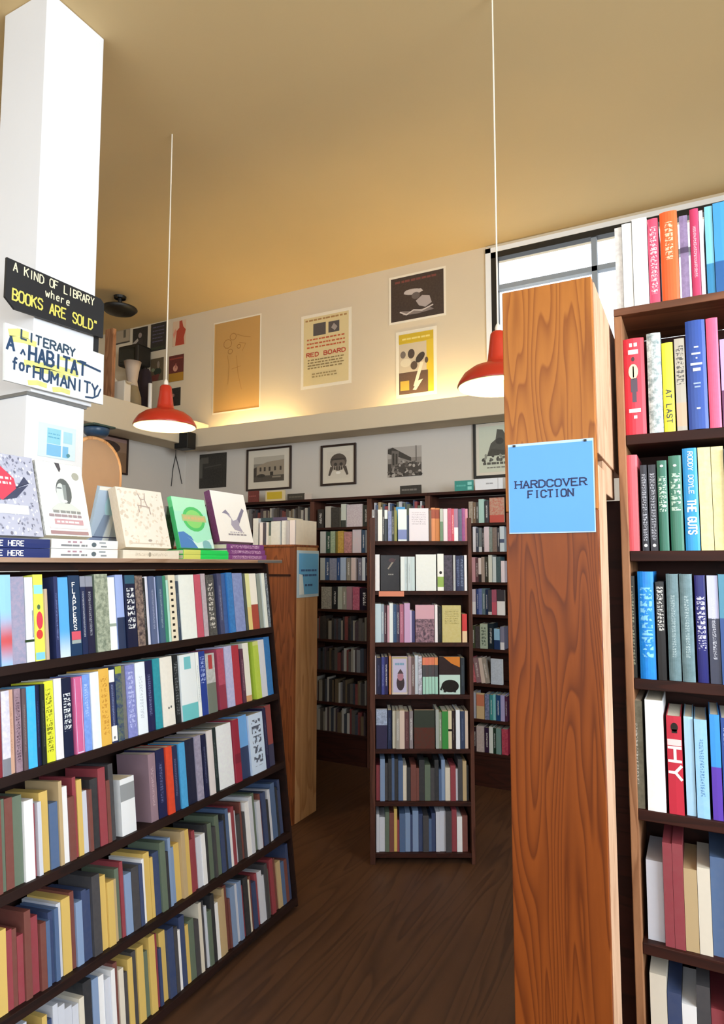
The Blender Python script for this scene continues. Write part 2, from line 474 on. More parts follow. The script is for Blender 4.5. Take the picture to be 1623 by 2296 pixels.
# ------------------------------------------------------------------ room shell
CEIL, YF, XL, XR, YB = 4.33, 5.12, -4.72, 2.8, -2.6
def struct(name, mb, mat, parent=None, bevel=0):
    return tag(mb.build(name, M[mat], parent, bevel), kind=None if parent else 'structure')
struct('floor', MB().box(-6.3, XR + .2, YB - .2, YF + .2, -0.1, 0), 'floor')
struct('ceiling', MB().box(-6.3, XR + .2, YB - .2, YF + .2, CEIL, CEIL + 0.12), 'ceil')
WX0, WX1, WZ0, WZ1 = -1.43, 1.6, 3.02, 4.26           # high window in the far wall
w = MB()
w.box(-6.3, XR + .2, YF, YF + .2, 2.9, WZ0); w.box(-6.3, WX0, YF, YF + .2, WZ0, CEIL)
w.box(WX1, XR + .2, YF, YF + .2, WZ0, CEIL); w.box(WX0, WX1, YF, YF + .2, WZ1, CEIL)
wf = struct('wall_far', w, 'wall')
tag(MB().box(-6.3, XR + .2, YF, YF + .2, 0, 2.9).build('lower_wall', M['wall_low'], wf), 'pale grey lower part of the wall below the ledge')
struct('wall_left', MB().box(XL - .2, XL, YB, YF, 0, 2.858), 'wall_low')
struct('wall_loft', MB().box(-6.3, -6.08, YB, YF, 2.8, CEIL), 'wall')
struct('floor_loft', MB().box(-6.08, XL - .2, 2.2, YF, 2.72, 2.80), 'wall')
struct('wall_left_upper', MB().box(XL - .2, XL, YB, 2.2, 2.86, CEIL).box(-6.08, XL - .2, 2.1, 2.2, 2.8, CEIL), 'wall')
struct('trim_1', MB().box(XL, -4.42, YB, YF, 2.85, 3.115), 'wall', bevel=0.008)          # parapet of the loft
struct('trim_2', MB().box(-4.42, XR, 4.85, 4.88, 2.83, 3.012).box(-4.42, XR, 4.88, YF, 2.83, 2.86), 'wall', bevel=0.006)  # light trough along the far wall
# side wall with the big daylight window, shop-front wall behind the camera
w = MB(); w.box(XR, XR + .2, YB, YF, 0, 1.55); w.box(XR, XR + .2, YB, YF, 3.9, CEIL)
w.box(XR, XR + .2, YB, -2.3, 1.55, 3.9); w.box(XR, XR + .2, 2.0, YF, 1.55, 3.9)
struct('wall_right', w, 'wall')
w = MB(); w.box(-6.3, XR + .2, YB - .2, YB, 0, 1.3); w.box(-6.3, XR + .2, YB - .2, YB, 3.7, CEIL)
w.box(-6.3, -3.2, YB - .2, YB, 1.3, 3.7); w.box(2.0, XR + .2, YB - .2, YB, 1.3, 3.7)
struct('wall_back', w, 'wall')

def window(idx, fr, s0, s1, v0, v1, vert, horiz, fm, depth=0.06, mm='greypaint'):
    w_ = tag(MB().fbox(fr, s0, s0 + .05, v0, v1, -depth, 0.015).fbox(fr, s1 - .05, s1, v0, v1, -depth, 0.015)
             .fbox(fr, s0, s1, v0, v0 + .05, -depth, 0.015).fbox(fr, s0, s1, v1 - .05, v1, -depth, 0.015)
             .build('window_%d' % idx, M[fm]), kind='structure')
    for x in vert: MB().fbox(fr, x - .02, x + .02, v0, v1, -depth, 0).build('mullion', M[mm], w_)
    for z in horiz: MB().fbox(fr, s0, s1, z - .02, z + .02, -depth, 0).build('transom', M[mm], w_)
    MB().fbox(fr, s0, s1, v0, v1, -depth * .6, -depth * .6 + .004).build('pane', M['glass'], w_)
    return w_
farfr = Frame((0, YF, 0), X_)
w1 = window(1, farfr, WX0, WX1, WZ0, WZ1, [-0.62, 0.2, 0.95], [3.96], 'black')
MB().box(WX0 - .045, WX0, YF - .02, YF, WZ0, WZ1 + .04).box(WX0 - .045, WX1 + .04, YF - .02, YF, WZ1, WZ1 + .04).build('casing', M['white'], w1)
window(2, Frame((XR, 0, 0), -Y_), -2.0, 2.3, 1.55, 3.9, [-.6, .8], [3.2], 'black')
window(3, Frame((0, YB, 0), -X_), -2.0, 3.2, 1.3, 3.7, [-.6, .8, 2.1], [2.9], 'black')

# ------------------------------------------------------------------ column with the painted signs
cx0, cy0, cy1 = -2.58, 1.80, 2.10
c = thing('square_column', 'white square column carrying the two hand painted signs', 'column', (cx0 - .15, 1.95, 0))
MB().box(cx0 - .3, cx0, cy0, cy1, 0, 2.42).build('lower_shaft', M['column'], c, bevel=.004)
MB().box(cx0 - .3, cx0 + .012, cy0 + .01, cy1 + .03, 2.435, CEIL - .002).build('upper_shaft', M['column'], c, bevel=.004)
MB().box(cx0 - .31, cx0 + .004, cy0 - .005, cy1 + .01, 2.42, 2.435).build('trim_line', M['metal'], c)

sfr = Frame((-2.553, 0, 0), Y_)        # faces +X
def quad_sign(name, label, cat, pts, c1, th=.012):
    t = thing(name, label, cat, sfr.pt(*pts[0]))
    a = sum(p[0] for p in pts) / len(pts)
    mb = MB(); n = len(pts)
    f = [sfr.pt(x, v, th) for x, v in pts]; b = [sfr.pt(x, v, 0) for x, v in pts]
    mb.poly(f); mb.poly(list(reversed(b)))
    for k in range(n): mb.poly([b[k], b[(k + 1) % n], f[(k + 1) % n], f[k]])
    return mb.build('board', c1, t)
M['chalk'] = plain('black_chalkboard', '1b1d22', 0.55, var=.25, scale=9)
M['signwhite'] = plain('white_sign_board', 'eef4f6', 0.5, var=.05, scale=6)
M['chalkw'] = plain('pale_chalk_paint', 'e4dec0', 0.7)
M['chalky'] = plain('yellow_chalk_paint', 'd8cf62', 0.7)
M['painty'] = plain('yellow_paint_stroke', 'e6e690', 0.6, var=.25, scale=30)
M['paintb'] = plain('blue_black_paint', '274a72', 0.5, var=.4, scale=40)
M['paintk'] = plain('dark_grey_paint', '34506a', 0.5, var=.4, scale=40)
t = quad_sign('painted_sign', 'black chalkboard sign reading a kind of library where books are sold', 'sign',
              [(1.70, 2.762), (2.161, 2.782), (2.161, 2.955), (2.14, 2.972), (1.655, 2.972), (1.655, 2.80)], M['chalk'])
letter_parts(t, 'chalkw', sfr, 'A KIND OF LIBRARY', 1.685, 2.925, .036, width=.415, stroke=.15, d=.0135, jit=.05, slope=-.01)
letter_parts(t, 'chalkw', sfr, 'where', 1.84, 2.872, .034, width=.125, stroke=.15, d=.0135, jit=.05)
letter_parts(t, 'chalky', sfr, 'BOOKS ARE SOLD"', 1.685, 2.802, .047, width=.44, stroke=.16, d=.0135, jit=.04)
t = quad_sign('painted_sign', 'white sign painted a literary habitat for humanity in blue with yellow strokes', 'sign',
              [(1.668, 2.446), (2.174, 2.453), (2.169, 2.700), (2.09, 2.700), (2.09, 2.705), (1.659, 2.690)], M['signwhite'])
mb = MB()
rnd = random.Random(5)
for x0, v0, x1, v1, hw in ((1.685, 2.655, 1.76, 2.668, .016), (1.69, 2.63, 1.80, 2.64, .013), (1.76, 2.545, 2.02, 2.565, .014), (1.80, 2.53, 1.98, 2.535, .012), (1.78, 2.463, 1.86, 2.470, .011), (1.90, 2.462, 1.98, 2.468, .011), (1.93, 2.615, 2.06, 2.622, .008)):
    mb = MB(); ribbon(mb, sfr, [(x0, v0), ((x0 + x1) / 2, (v0 + v1) / 2 + .006), (x1, v1)], hw, .0126)
    mb.build('yellow_stroke', M['painty'], t)
letter_parts(t, 'paintk', sfr, 'LITERARY', 1.735, 2.643, .038, width=.27, stroke=.22, d=.0135, jit=.06)
letter_parts(t, 'paintb', sfr, 'A', 1.672, 2.582, .055, width=.0315, stroke=.2, d=.0138)
letter_parts(t, 'paintb', sfr, '^', 1.735, 2.578, .04, width=.019, stroke=.2, d=.0138)
letter_parts(t, 'paintb', sfr, 'HABITAT', 1.775, 2.565, .062, width=.29, stroke=.19, d=.0138, jit=.05)
letter_parts(t, 'paintb', sfr, 'for', 1.70, 2.508, .045, width=.085, stroke=.2, d=.0138, jit=.05)
letter_parts(t, 'paintb', sfr, 'HUMANITY', 1.80, 2.488, .052, width=.34, stroke=.18, d=.0138, jit=.05)
mb = MB(); ribbon(mb, sfr, [(2.02, 2.627), (2.10, 2.618), (2.15, 2.612)], .005, .0142); mb.build('flourish', M['paintb'], t)
mb = MB(); ribbon(mb, sfr, [(2.155, 2.525), (2.14, 2.490), (2.11, 2.472), (2.07, 2.468)], .004, .0142); mb.build('flourish', M['paintb'], t)
# flat dark grey piece behind the two signs
t = thing('backing_piece', 'dark grey flat piece behind the painted signs', 'card', sfr.pt(2.12, 2.71, -.03))
MB().fbox(sfr, 2.10, 2.165, 2.702, 2.80, -.03, -.022).build('card', M['chalk'], t)
# pale blue flyer on the column
fl = Frame((cx0, 0, 0), Y_)
x0, v1 = fl.hit(86, 955); x1, v0 = fl.hit(166, 1030)
A = Art(fl, 1.862, 2.055, v0 - .01, v1 + .02, 'd6ecf4', .001, .001)
A.rect(.22, .58, .42, .88, '8fd4ea').rect(.22, .80, .06, .40, '7cc0ec').rect(.66, .9, .5, .85, 'a9dcee').rect(.60, .64, .05, .9, 'eaf7fb').dashes(.25, .55, .7, .03, '5ab0d8', 3).dashes(.25, .55, .6, .03, '5ab0d8', 4).ell(.80, .14, .05, .06, '4f8f9e')
tag(A.build('flyer'), 'pale blue flyer taped to the white column below the signs', 'flyer')

# ------------------------------------------------------------------ books
def book_mesh(name, w, d, h, bulge=0.0006, face=False, pages_in=False, inset=0.002):
    th = min(.0022, w * .2)
    V, Fc, mi, UV = [], [], [], []
    def quad(p, m, uv=None):
        i = len(V); V.extend(p); Fc.append(tuple(range(i, i + len(p)))); mi.append(m); UV.append(uv or [(3.0, 3.0)] * len(p))
    n = 6 if bulge > .001 else 2
    xs = [-w / 2 + w * k / n for k in range(n + 1)]; ys = [-bulge * (1 - (2 * x / w) ** 2) for x in xs]
    for k in range(n):
        u0, u1 = k / n, (k + 1) / n
        quad([(xs[k], ys[k], 0), (xs[k + 1], ys[k + 1], 0), (xs[k + 1], ys[k + 1], h), (xs[k], ys[k], h)], 0, [(u0, 0), (u1, 0), (u1, 1), (u0, 1)])
    quad([(xs[k], ys[k], h) for k in range(n + 1)] + [(w / 2, th, h), (-w / 2, th, h)], 2)
    quad([(-w / 2, th, 0), (w / 2, th, 0)] + [(xs[k], ys[k], 0) for k in range(n, -1, -1)], 2)
    quad([(w / 2, th, 0), (-w / 2, th, 0), (-w / 2, th, h), (w / 2, th, h)], 2)
    for sg in (1, -1):
        xo, xi = sg * w / 2, sg * (w / 2 - th)
        m = 1 if (face and sg == 1) else 2
        a = [(xo, 0, 0), (xo, d, 0), (xo, d, h), (xo, 0, h)]; uv = [(0, 0), (1, 0), (1, 1), (0, 1)]
        b = [(xi, 0, 0), (xi, d, 0), (xi, d, h), (xi, 0, h)]
        if sg < 0: a.reverse(); uv.reverse()
        else: b.reverse()
        quad(a, m, uv); quad(b, 2)
        e = [(xo, d, 0), (xi, d, 0), (xi, d, h), (xo, d, h)]; quad(e if sg > 0 else e[::-1], 2)
        for z in (0, h):
            e = [(xo, th, z), (xo, d, z), (xi, d, z), (xi, th, z)]
            quad(e if (z > 0) == (sg > 0) else e[::-1], 2)
    if pages_in:
        i0 = len(Fc); mb = MB().box(-w / 2 + th, w / 2 - th, th, d - inset, inset, h - inset)
        base = len(V); V.extend([tuple(q) for q in mb.v])
        for f in mb.f: Fc.append(tuple(base + k for k in f)); mi.append(3); UV.append([(3.0, 3.0)] * 4)
    me = bpy.data.meshes.new(name); me.from_pydata([tuple(q) for q in V], [], Fc)
    for m in ('spine', 'face', 'cover'): me.materials.append(M[m])
    if pages_in: me.materials.append(M['paper'])
    for p, k in zip(me.polygons, mi): p.material_index = k
    ul = me.uv_layers.new(name='UVMap'); k = 0
    for u in UV:
        for q in u: ul.data[k].uv = q; k += 1
    me.update()
    return me

seed_n = [0]
def make_book(name, mat, w, d, h, c1, c2='f0f0f0', c3=None, opts='', label=None, group=None, face=False, small=False):
    seed_n[0] += 1
    bulge = min(.006, w * .12) if 'R' in opts else .0006
    me = book_mesh(name, w, d, h, bulge, face, small)
    o = bpy.data.objects.new(name, me); col.objects.link(o); o.matrix_world = mat
    T, B, mot, soft = (2, 2, 0), (3, 4, 0), 0.0, .006
    for tk in opts.split(','):
        if not tk: continue
        k, v = tk[0], tk[1:]
        if k == 'T': T = (.12, .90, .62)
        elif k == 't': T = (.22, .80, .34)
        elif k == 's': T = (.45, .88, .45)
        elif k == 'L': a, b = v.split(':'); T = (float(a), float(b), .74)
        elif k == 'g': soft = .2
        elif k == 'm': mot = float('0.' + v)
        elif k == 'b': a, b = v.split(':'); B = (float(a), float(b), 0)
    span = d if face else w
    cell = max(.0012, T[2] * span / (26 if face else 6))
    if face and T[0] < 1: T = (max(T[0], .5), T[1], .72)
    o['bk_c1'] = lin(c1); o['bk_c2'] = lin(c2 or 'f0f0f0'); o['bk_c3'] = lin(c3 or c2 or c1)
    o['bk_t'] = tuple(float(q) for q in T); o['bk_b'] = tuple(float(q) for q in B)
    o['bk_d'] = (float(span), float(h), float(cell)); o['bk_m'] = (float(mot), float(seed_n[0] * 1.37), float(soft))
    tag(o, label, 'book', group)
    if not small:
        th = min(.0022, w * .2); ins = .003 if 'R' in opts else .001
        mb = MB().box(-w / 2 + th, w / 2 - th, th, d - ins, ins, h - ins)
        pm = mb.mesh('pages'); pm.materials.append(M['paper'])
        p = bpy.data.objects.new('pages', pm); col.objects.link(p); p.parent = o
    return o
BL = Frame((0, 0, 0), X_)                      # book-local spine frame (n = -Y)
def spine_text(book, text, x, z, h, mat, mode='down', width=None, stroke=.16, bulge=.0006):
    mb = MB()
    if mode == 'down': letters(mb, Frame((x, 0, z), -Z_, X_), text, 0, 0, h, width=width, stroke=stroke, d=bulge + .0004)
    elif mode == 'stack': letters(mb, Frame((x, 0, z), X_), text, 0, 0, h, stroke=stroke, d=bulge + .0004, stack=True, wf=.7)
    else: letters(mb, Frame((x, 0, z), X_), text, 0, 0, h, width=width, stroke=stroke, d=bulge + .0004)
    o = mb.mesh('title'); o.materials.append(mat)
    q = bpy.data.objects.new('title', o); col.objects.link(q); q.parent = book
    return q

ORD = ['first', 'second', 'third', 'fourth', 'fifth', 'sixth', 'seventh', 'eighth']
used = {}
def labels_for(descs, place, group):
    out = []
    cnt = {}
    for dsc in descs: cnt[dsc] = cnt.get(dsc, 0) + 1
    for k, dsc in enumerate(descs):
        lab = '%s %s' % (dsc, place)
        if cnt[dsc] > 1:
            nb = descs[k - 1] if k else (descs[1] if len(descs) > 1 else '')
            if nb == dsc: lab = 'matching ' + lab
            else:
                short = ' '.join(nb.replace(' paperback', '').replace(' hardcover', '').replace(' book', '').split()[:2])
                lab = '%s beside the %s one %s' % (dsc, short, place)
        out.append(' '.join(lab.split()[:16]))
    return out

def book_row(fr, v0, yline, data, place, group, gap, depth, inset=.012, small=False, lean=0.0, name='book'):
    """one book per line: x0 x1 height c1 c2 c3 opts | description   (x in photograph pixels along the row)"""
    rows = [l.strip() for l in data.strip().splitlines() if l.strip()]
    descs = [l.split('|')[1].strip() for l in rows]
    labs = labels_for(descs, place, group)
    res = []
    xa, ya, xb, yb = yline
    for l, lab in zip(rows, labs):
        p = l.split('|')[0].split()
        x0, x1, hf = float(p[0]), float(p[1]), float(p[2])
        c1, c2, c3, op = (p[3:] + ['-'] * 4)[:4]
        c2 = None if c2 == '-' else c2; c3 = None if c3 == '-' else c3; op = '' if op == '-' else op
        ym = lambda x: ya + (yb - ya) * (x - xa) / (xb - xa)
        s0 = fr.hit(x0, ym(x0), -inset)[0]; s1 = fr.hit(x1, ym(x1), -inset)[0]
        h = hf * gap
        if 'F' in op:
            wth = .02
            f2 = fr
            m = Matrix.Identity(4)
            P = fr.pt(s0 + .001, v0, -inset - wth / 2)
            cols = (fr.n, fr.a, fr.u)
            m = Matrix(((cols[0].x, cols[1].x, cols[2].x, P.x), (cols[0].y, cols[1].y, cols[2].y, P.y), (cols[0].z, cols[1].z, cols[2].z, P.z), (0, 0, 0, 1)))
            b = make_book(name, m, wth, max(.03, s1 - s0 - .002), h, c1, c2, c3, op.replace('F', ''), lab, group, True, small)
        else:
            wd = max(.004, (s1 - s0) * .985)
            f2 = fr
            if lean:
                ang = lean * (1 + .15 * math.sin(x0))
                a2 = fr.a * math.cos(ang) + fr.u * math.sin(ang); u2 = fr.u * math.cos(ang) - fr.a * math.sin(ang)
                f2 = Frame(fr.pt((s0 + s1) / 2, v0 + abs(math.sin(ang)) * wd / 2), a2, u2); m = f2.mat(0, 0, -inset - random.Random(x0).uniform(0, .004))
            else:
                m = fr.mat((s0 + s1) / 2, v0, -inset - random.Random(x0).uniform(-.004, .008))
            b = make_book(name, m, wd, depth, h, c1, c2, c3, op, lab, group, False, small)
        res.append(b)
    return res

def stuff_row(mb, fr, s0, s1, v0, gap, depth, seed, inset=.015, wmin=.012, wmax=.034, pal=None, dim=1.0):
    rnd = random.Random(seed); s = s0
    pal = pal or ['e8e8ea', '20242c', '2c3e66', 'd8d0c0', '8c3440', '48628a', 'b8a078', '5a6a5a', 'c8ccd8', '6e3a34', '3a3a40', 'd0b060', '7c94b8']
    while s < s1 - wmin:
        w = min(rnd.uniform(wmin, wmax), s1 - s)
        mb.cc = tuple(q * dim for q in lin(rnd.choice(pal)))
        h = gap * rnd.uniform(.66, .9); i = inset + rnd.uniform(0, .015)
        mb.fbox(fr, s, s + w * .97, v0, v0 + h, -i - depth, -i)
        s += w
STUFF = MB()

# ------------------------------------------------------------------ slanted bookcase (left)
TILT = math.radians(7.0)
LF = Frame((-2.0, 0, 1.70), Y_, Vector((-math.sin(TILT), 0, math.cos(TILT))))
LY0, LY1, LD = 0.35, 2.80, .26
LB = [-.345, -.68, -1.015, -1.35, -1.66]          # shelf surfaces along the slope
t = thing('slanted_bookcase', 'dark slanted bookcase with books displayed on its pale top board', 'bookcase', (-2.1, 1.6, 0))
for k, v in enumerate(LB):
    MB().fbox(LF, LY0 + .02, LY1 - .012, v - .03, v, -LD, 0).build('shelf', M['darky'], t, bevel=.0015)
for y in (LY0, LY1 - .012):
    MB().fbox(LF, y, y + .012, -1.70, -.018, -LD, -.004).build('side_panel', M['darky'], t)
MB().fbox(LF, LY0, LY1, -1.69, -.018, -LD - .012, -LD).build('back_panel', M['darky'], t)
TOPZ = 1.702
tb = MB().box(-2.40, -1.992, LY0 - .02, 2.92, TOPZ - .017, TOPZ).build('top_board', M['topboard'], t, bevel=.002)
MB().box(-2.36, -2.02, LY0, LY1, TOPZ - .045, TOPZ - .017).build('top_rail', M['darky'], t)
MB().box(-1.9918, -1.990, 2.70, 2.915, TOPZ - .015, TOPZ - .003).build('label_strip', M['metal'], tb)

GR = 'books on the slanted bookcase'
L1 = book_row(LF, LB[0], (0, 1370, 605, 1345), '''
-22 -2 .90 3a5a8c 9ab0d0 - t | slate blue paperback
-1 24 .97 90c4ea c84a3c c83c34 b.12:.42,g | sky blue book with red lower half
26 57 .95 8c92ae a49ab0 aa9cb4 m8 | wide mottled lilac grey book
58 76 .94 dfe4ee 9098a4 b8bcc8 m4 | off white book with dark tag
78 100 .97 e2e65a d23c44 e0e66a - | yellow book with red discs
100 106 .80 c0a890 8c7c70 - - | thin beige paperback
121 130 .94 26305c 7a86b8 - t | thin navy book
130 155 .93 56a8ee d8e6f2 cfe0ec b-.3:.16,g | bright blue book fading to white
156 181 .95 123458 f0f4f8 123458 - | dark teal book titled flappers
182 194 .94 14244c b8bcc8 8a90a0 t,b.86:1 | navy book with grey title line
195 211 .94 181a3a a8acb8 8a90a0 t,b.86:1 | blackish navy book with grey title
213 243 .96 6c7a6a 3a3a3c b4bca8 m9 | wide mottled grey green book
244 262 .92 eef6f4 9aa8a4 9aaa9e b.32:.36 | white book with thin grey band
263 280 .95 9fb4ea 5c6c98 2a3858 b-.1:.42 | periwinkle book with dark lower half
281 303 .94 0a1438 e6ecf2 2a5a74 L.25:.82,b.88:1 | black navy book with bold white title
304 321 .93 3a3038 b8a498 b09a8c m7 | dark book with taupe picture
322 330 .90 14181c 808488 - t | thin black book
330 336 .92 dfe2f2 - - - | thin white spined book
337 348 .92 56648a aab4d0 - t | slate blue book with small print
348 354 .91 b8c4ec - - - | thin pale blue book
355 366 .92 3f5c7c a0b4c4 - t | blue grey book
366 373 .92 3c8a72 8ac8b0 - - | green book
373 378 .86 b4e2d8 - - - | thin mint booklet
379 394 .93 eee6cf 16160f 16160f - | cream book ruled with black ticks
395 402 .84 34465e 7c8ca0 - t | thin slate book
403 437 .93 f2faf9 dfe8e8 e2ecec m3 | very wide white book
438 452 .93 c85a72 b0405a b84860 m3 | rose pink book
453 463 .94 b4a8b6 e8e0ec d8d0dc m4 | lilac grey book
464 482 .92 3a3c40 d4d4d0 8c8c88 T,m3 | charcoal book with pale lettering
491 500 .94 4a5076 9aa0c0 28305c t,m4 | dusty navy book
500 510 .93 3c64a8 7c9cd0 2a4c90 m4 | mid blue book
511 523 .95 3a86d4 70b0ec 2460ac m5 | strong blue book
524 546 .94 8fa0d8 d8e0f4 5870b0 m4 | wide periwinkle book
547 552 .93 4a5654 - - - | thin grey green book
553 563 .93 e6ecb0 c8d090 e8d890 b-.1:.4 | pale yellow book
564 580 .93 f8f8f2 f0e8e0 a8483c b-.1:.44 | white book with brick red base
581 588 .92 8c9894 - - - | thin grey book
589 596 .93 e8f2f0 - - - | thin white book
597 606 .92 2c4050 c8d4e0 b4c0d0 m8 | dark speckled book
''', 'on the top shelf of the slanted bookcase', GR, .300, .17)
Wt = M['white']
spine_text(L1[8], 'FLAPPERS', -.008, .243, .0165, Wt, 'stack', stroke=.2)
def patch(book, shapes, d=.0011, name='printed_patch'):
    mb = MB()
    for sh in shapes:
        mb.cc = lin(sh[-1])
        if sh[0] == 'r': _, x0, x1, z0, z1, c_ = sh; mb.poly([(x0, -d, z0), (x1, -d, z0), (x1, -d, z1), (x0, -d, z1)])
        else:
            _, x, z, rx, rz, c_ = sh
            mb.poly([(x + rx * math.cos(q * math.pi / 8), -d, z + rz * math.sin(q * math.pi / 8)) for q in range(16)])
    m = mb.mesh(name, colors=True); m.materials.append(M['gloss_print'])
    o = bpy.data.objects.new(name, m); col.objects.link(o); o.parent = book
    return o
hh = .30
patch(L1[8], [('r', -.019, .019, .055, .085, 'cf5468'), ('r', -.019, .019, .042, .0545, '9aa8a8')])
for sh_ in [('r', -.0165, .0165, .225, .255, '8fd8e6'), ('e', .002, .135, .012, .03, 'd23c50'), ('e', .0, .088, .012, .016, 'd0403c'), ('r', -.0165, .0165, .004, .028, '7cc8e2'), ('e', .0, .18, .006, .009, '4a6a50')]: patch(L1[4], [sh_])
patch(L1[3], [('r', -.02, .0135, .066, .074, '1e3a1c'), ('r', .009, .012, .08, .17, '7a8688')])
patch(L1[23], [('r', -.011, .003, .012 + .026 * k, .022 + .026 * k, '15150f') for k in range(10)])

L2 = book_row(LF, LB[1], (0, 1610, 610, 1500), '''
-14 2 .90 7a2a34 - - t | dark red book
3 21 .86 d8d6ea 8a8c98 7a7c86 b-.1:.2,m3 | lilac white book with speckled foot
22 33 .86 c8a08a a07860 - t | peach tan book
34 48 .86 9c8490 4a3444 5c4454 T,m4 | mauve book with dark lettering
49 58 .85 5c4c50 8a7a7c - t | dark taupe book
60 80 .86 38b0f2 7cccf8 6ab8f0 m3 | bright sky blue book
81 90 .86 10183c 3a4878 - t | black blue book
91 100 .86 1c2420 4c5448 - t | blackish green book
103 124 .88 dade3c 6a6a1c c8c43c T | bright yellow book with olive lettering
125 142 .89 e4e2e6 7c7c88 c8c8d0 m2 | pale grey white book
143 164 .88 0e1a38 dfe6ea - L.32:.80 | midnight navy book with white capitals
166 185 .87 c65e8e d8c2e4 d26a94 m3 | magenta book edged in lilac
186 202 .88 6c92dc b4c8f4 8caef0 m5,s | cornflower blue book
203 222 .89 e4f0fb b0bcc8 ccdcf2 m2 | very pale blue book
223 246 .91 deb04e c08a34 e2ba62 T,m2 | golden yellow book
247 259 .88 2c3258 8c9cc8 f2f4ee b.83:1,t | dark book with white cap
260 274 .91 223a68 5c7cac 9aa43c b.9:1,m4 | navy book with olive cap
275 284 .90 6c6c6a 8a8a88 - m3 | grey brown book
285 305 .90 8c92d4 b8c0ec 5c6aa8 T,m5 | lavender blue book
307 329 .91 e9f2fc b8c4d4 d4e0f4 m2,t | wide bluish white book
330 347 .91 121a4c 7c84b4 2c2440 t,m3 | deep navy book with fine lines
348 363 .92 2c98aa 74c8d0 20788c m4 | teal book
364 391 .92 eceae2 bcbcb4 d8d8d2 m3 | wide cream white book with two dots
392 403 .92 10181e 70767c - T | black book with faint lettering
404 440 .91 e8f2f8 c4d8e4 6cc4cc b-.1:.24 | broad white book with aqua blocks
441 448 .91 f0f8fa a0b4c4 - t | thin white book with blue print
449 462 .91 1e3c98 a8bcf0 - L.5:.92 | royal blue book
463 483 .86 c8ccd0 6a7470 707a72 b-.1:.5,m4 | grey photo book with red cap
492 507 .90 b8506c e0a4b8 94344c m4,b-.1:.4 | raspberry pink book
508 524 .92 c4c4ec 7084c0 8ca0d8 m5 | lilac striped book
525 541 .91 b23446 e07880 982838 m4 | crimson book
542 549 .84 58324a b898a8 - t | thin plum book
550 563 .92 eef0ea c4c8c0 d4a878 b-.1:.1 | slim white book
570 582 .92 b4d048 7c9430 ccd888 m2,b.93:1 | lime green book
583 597 .93 d8dcea b4bccc c8d4e8 m3 | pale silver book
598 611 .96 2c70b8 6cb0e4 3c84c8 m5 | azure blue book
''', 'on the second shelf of the slanted bookcase', GR, .300, .17)
patch(L2[24], [('r', -.022, .018, .21, .262, '74c6d2')], name='aqua_block')
patch(L2[22], [('e', .0, .07, .004, .005, '50585c'), ('e', .013, .073, .004, .005, '50585c')])
patch(L2[27], [('r', -.013, .013, .19, .252, 'b03c40')], name='red_block')
patch(L2[15], [('r', -.0125, .0125, .006, .06, 'f0f2ee'), ('e', .0, .018, .005, .006, '3a4a68')])
patch(L2[11], [('r', -.0135, -.0115, .004, .255, 'dcc6e8'), ('r', .0115, .0135, .004, .255, 'dcc6e8'), ('r', -.0135, .0135, .002, .006, 'dcc6e8')])

L3 = book_row(LF, LB[2], (250, 1720, 610, 1630), '''
268 300 .66 dfe2e6 50545c 8c9094 b.6:.9 | white booklet with dark lettering
334 350 .84 8c7480 b8a0a8 - t | dusty mauve book
351 370 .86 1a2048 5c6490 - t | dark navy book
371 385 .86 d8482c f0a080 b83c28 m4 | vermilion book
386 398 .84 22284c 6a7094 - t | ink blue book
400 414 .85 4ca4dc a8d8f4 3888c0 m4 | light blue book
415 436 .86 141c38 48507c 2c2c40 m4 | near black blue book
437 451 .87 a09cb4 d4d0e4 6c6880 m5 | grey lilac book
452 462 .86 10163c 5c648c - t | thin midnight book
463 476 .89 dcd6d8 a8a0a4 - - | cream grey book
477 486 .90 18282c 5c6c6c - t | black green book
487 521 .90 ecf4f8 c4d4e4 dcd4ec m3 | wide icy white book
522 535 .92 96243c d46c80 7c1c34 b.3:.45 | deep crimson book
537 556 .94 6ca8e8 b0d0f4 2c3c64 b-.1:.5 | light cornflower book
557 589 .91 c8dcf6 28304c a8c4ec T | broad pale blue book with black capitals
590 597 .95 1c1c44 5c5c80 - t | slim dark indigo book
598 612 .97 8c4444 b87470 3c3c58 b-.1:.35 | brick red book
''', 'on the third shelf of the slanted bookcase', GR, .300, .17)
stuff_row(STUFF, LF, LY0 + .03, LF.hit(262, 1720)[0], LB[2], .3, .17, 11)
for k, v in enumerate(LB[3:]): stuff_row(STUFF, LF, LY0 + .03, LY1 - .02, v, .29, .17, 20 + k)
stuff_row(STUFF, LF, LY0 + .03, LF.hit(-26, 1370)[0], LB[0], .3, .17, 31)
stuff_row(STUFF, LF, LY0 + .03, LF.hit(-18, 1620)[0], LB[1], .3, .17, 32)

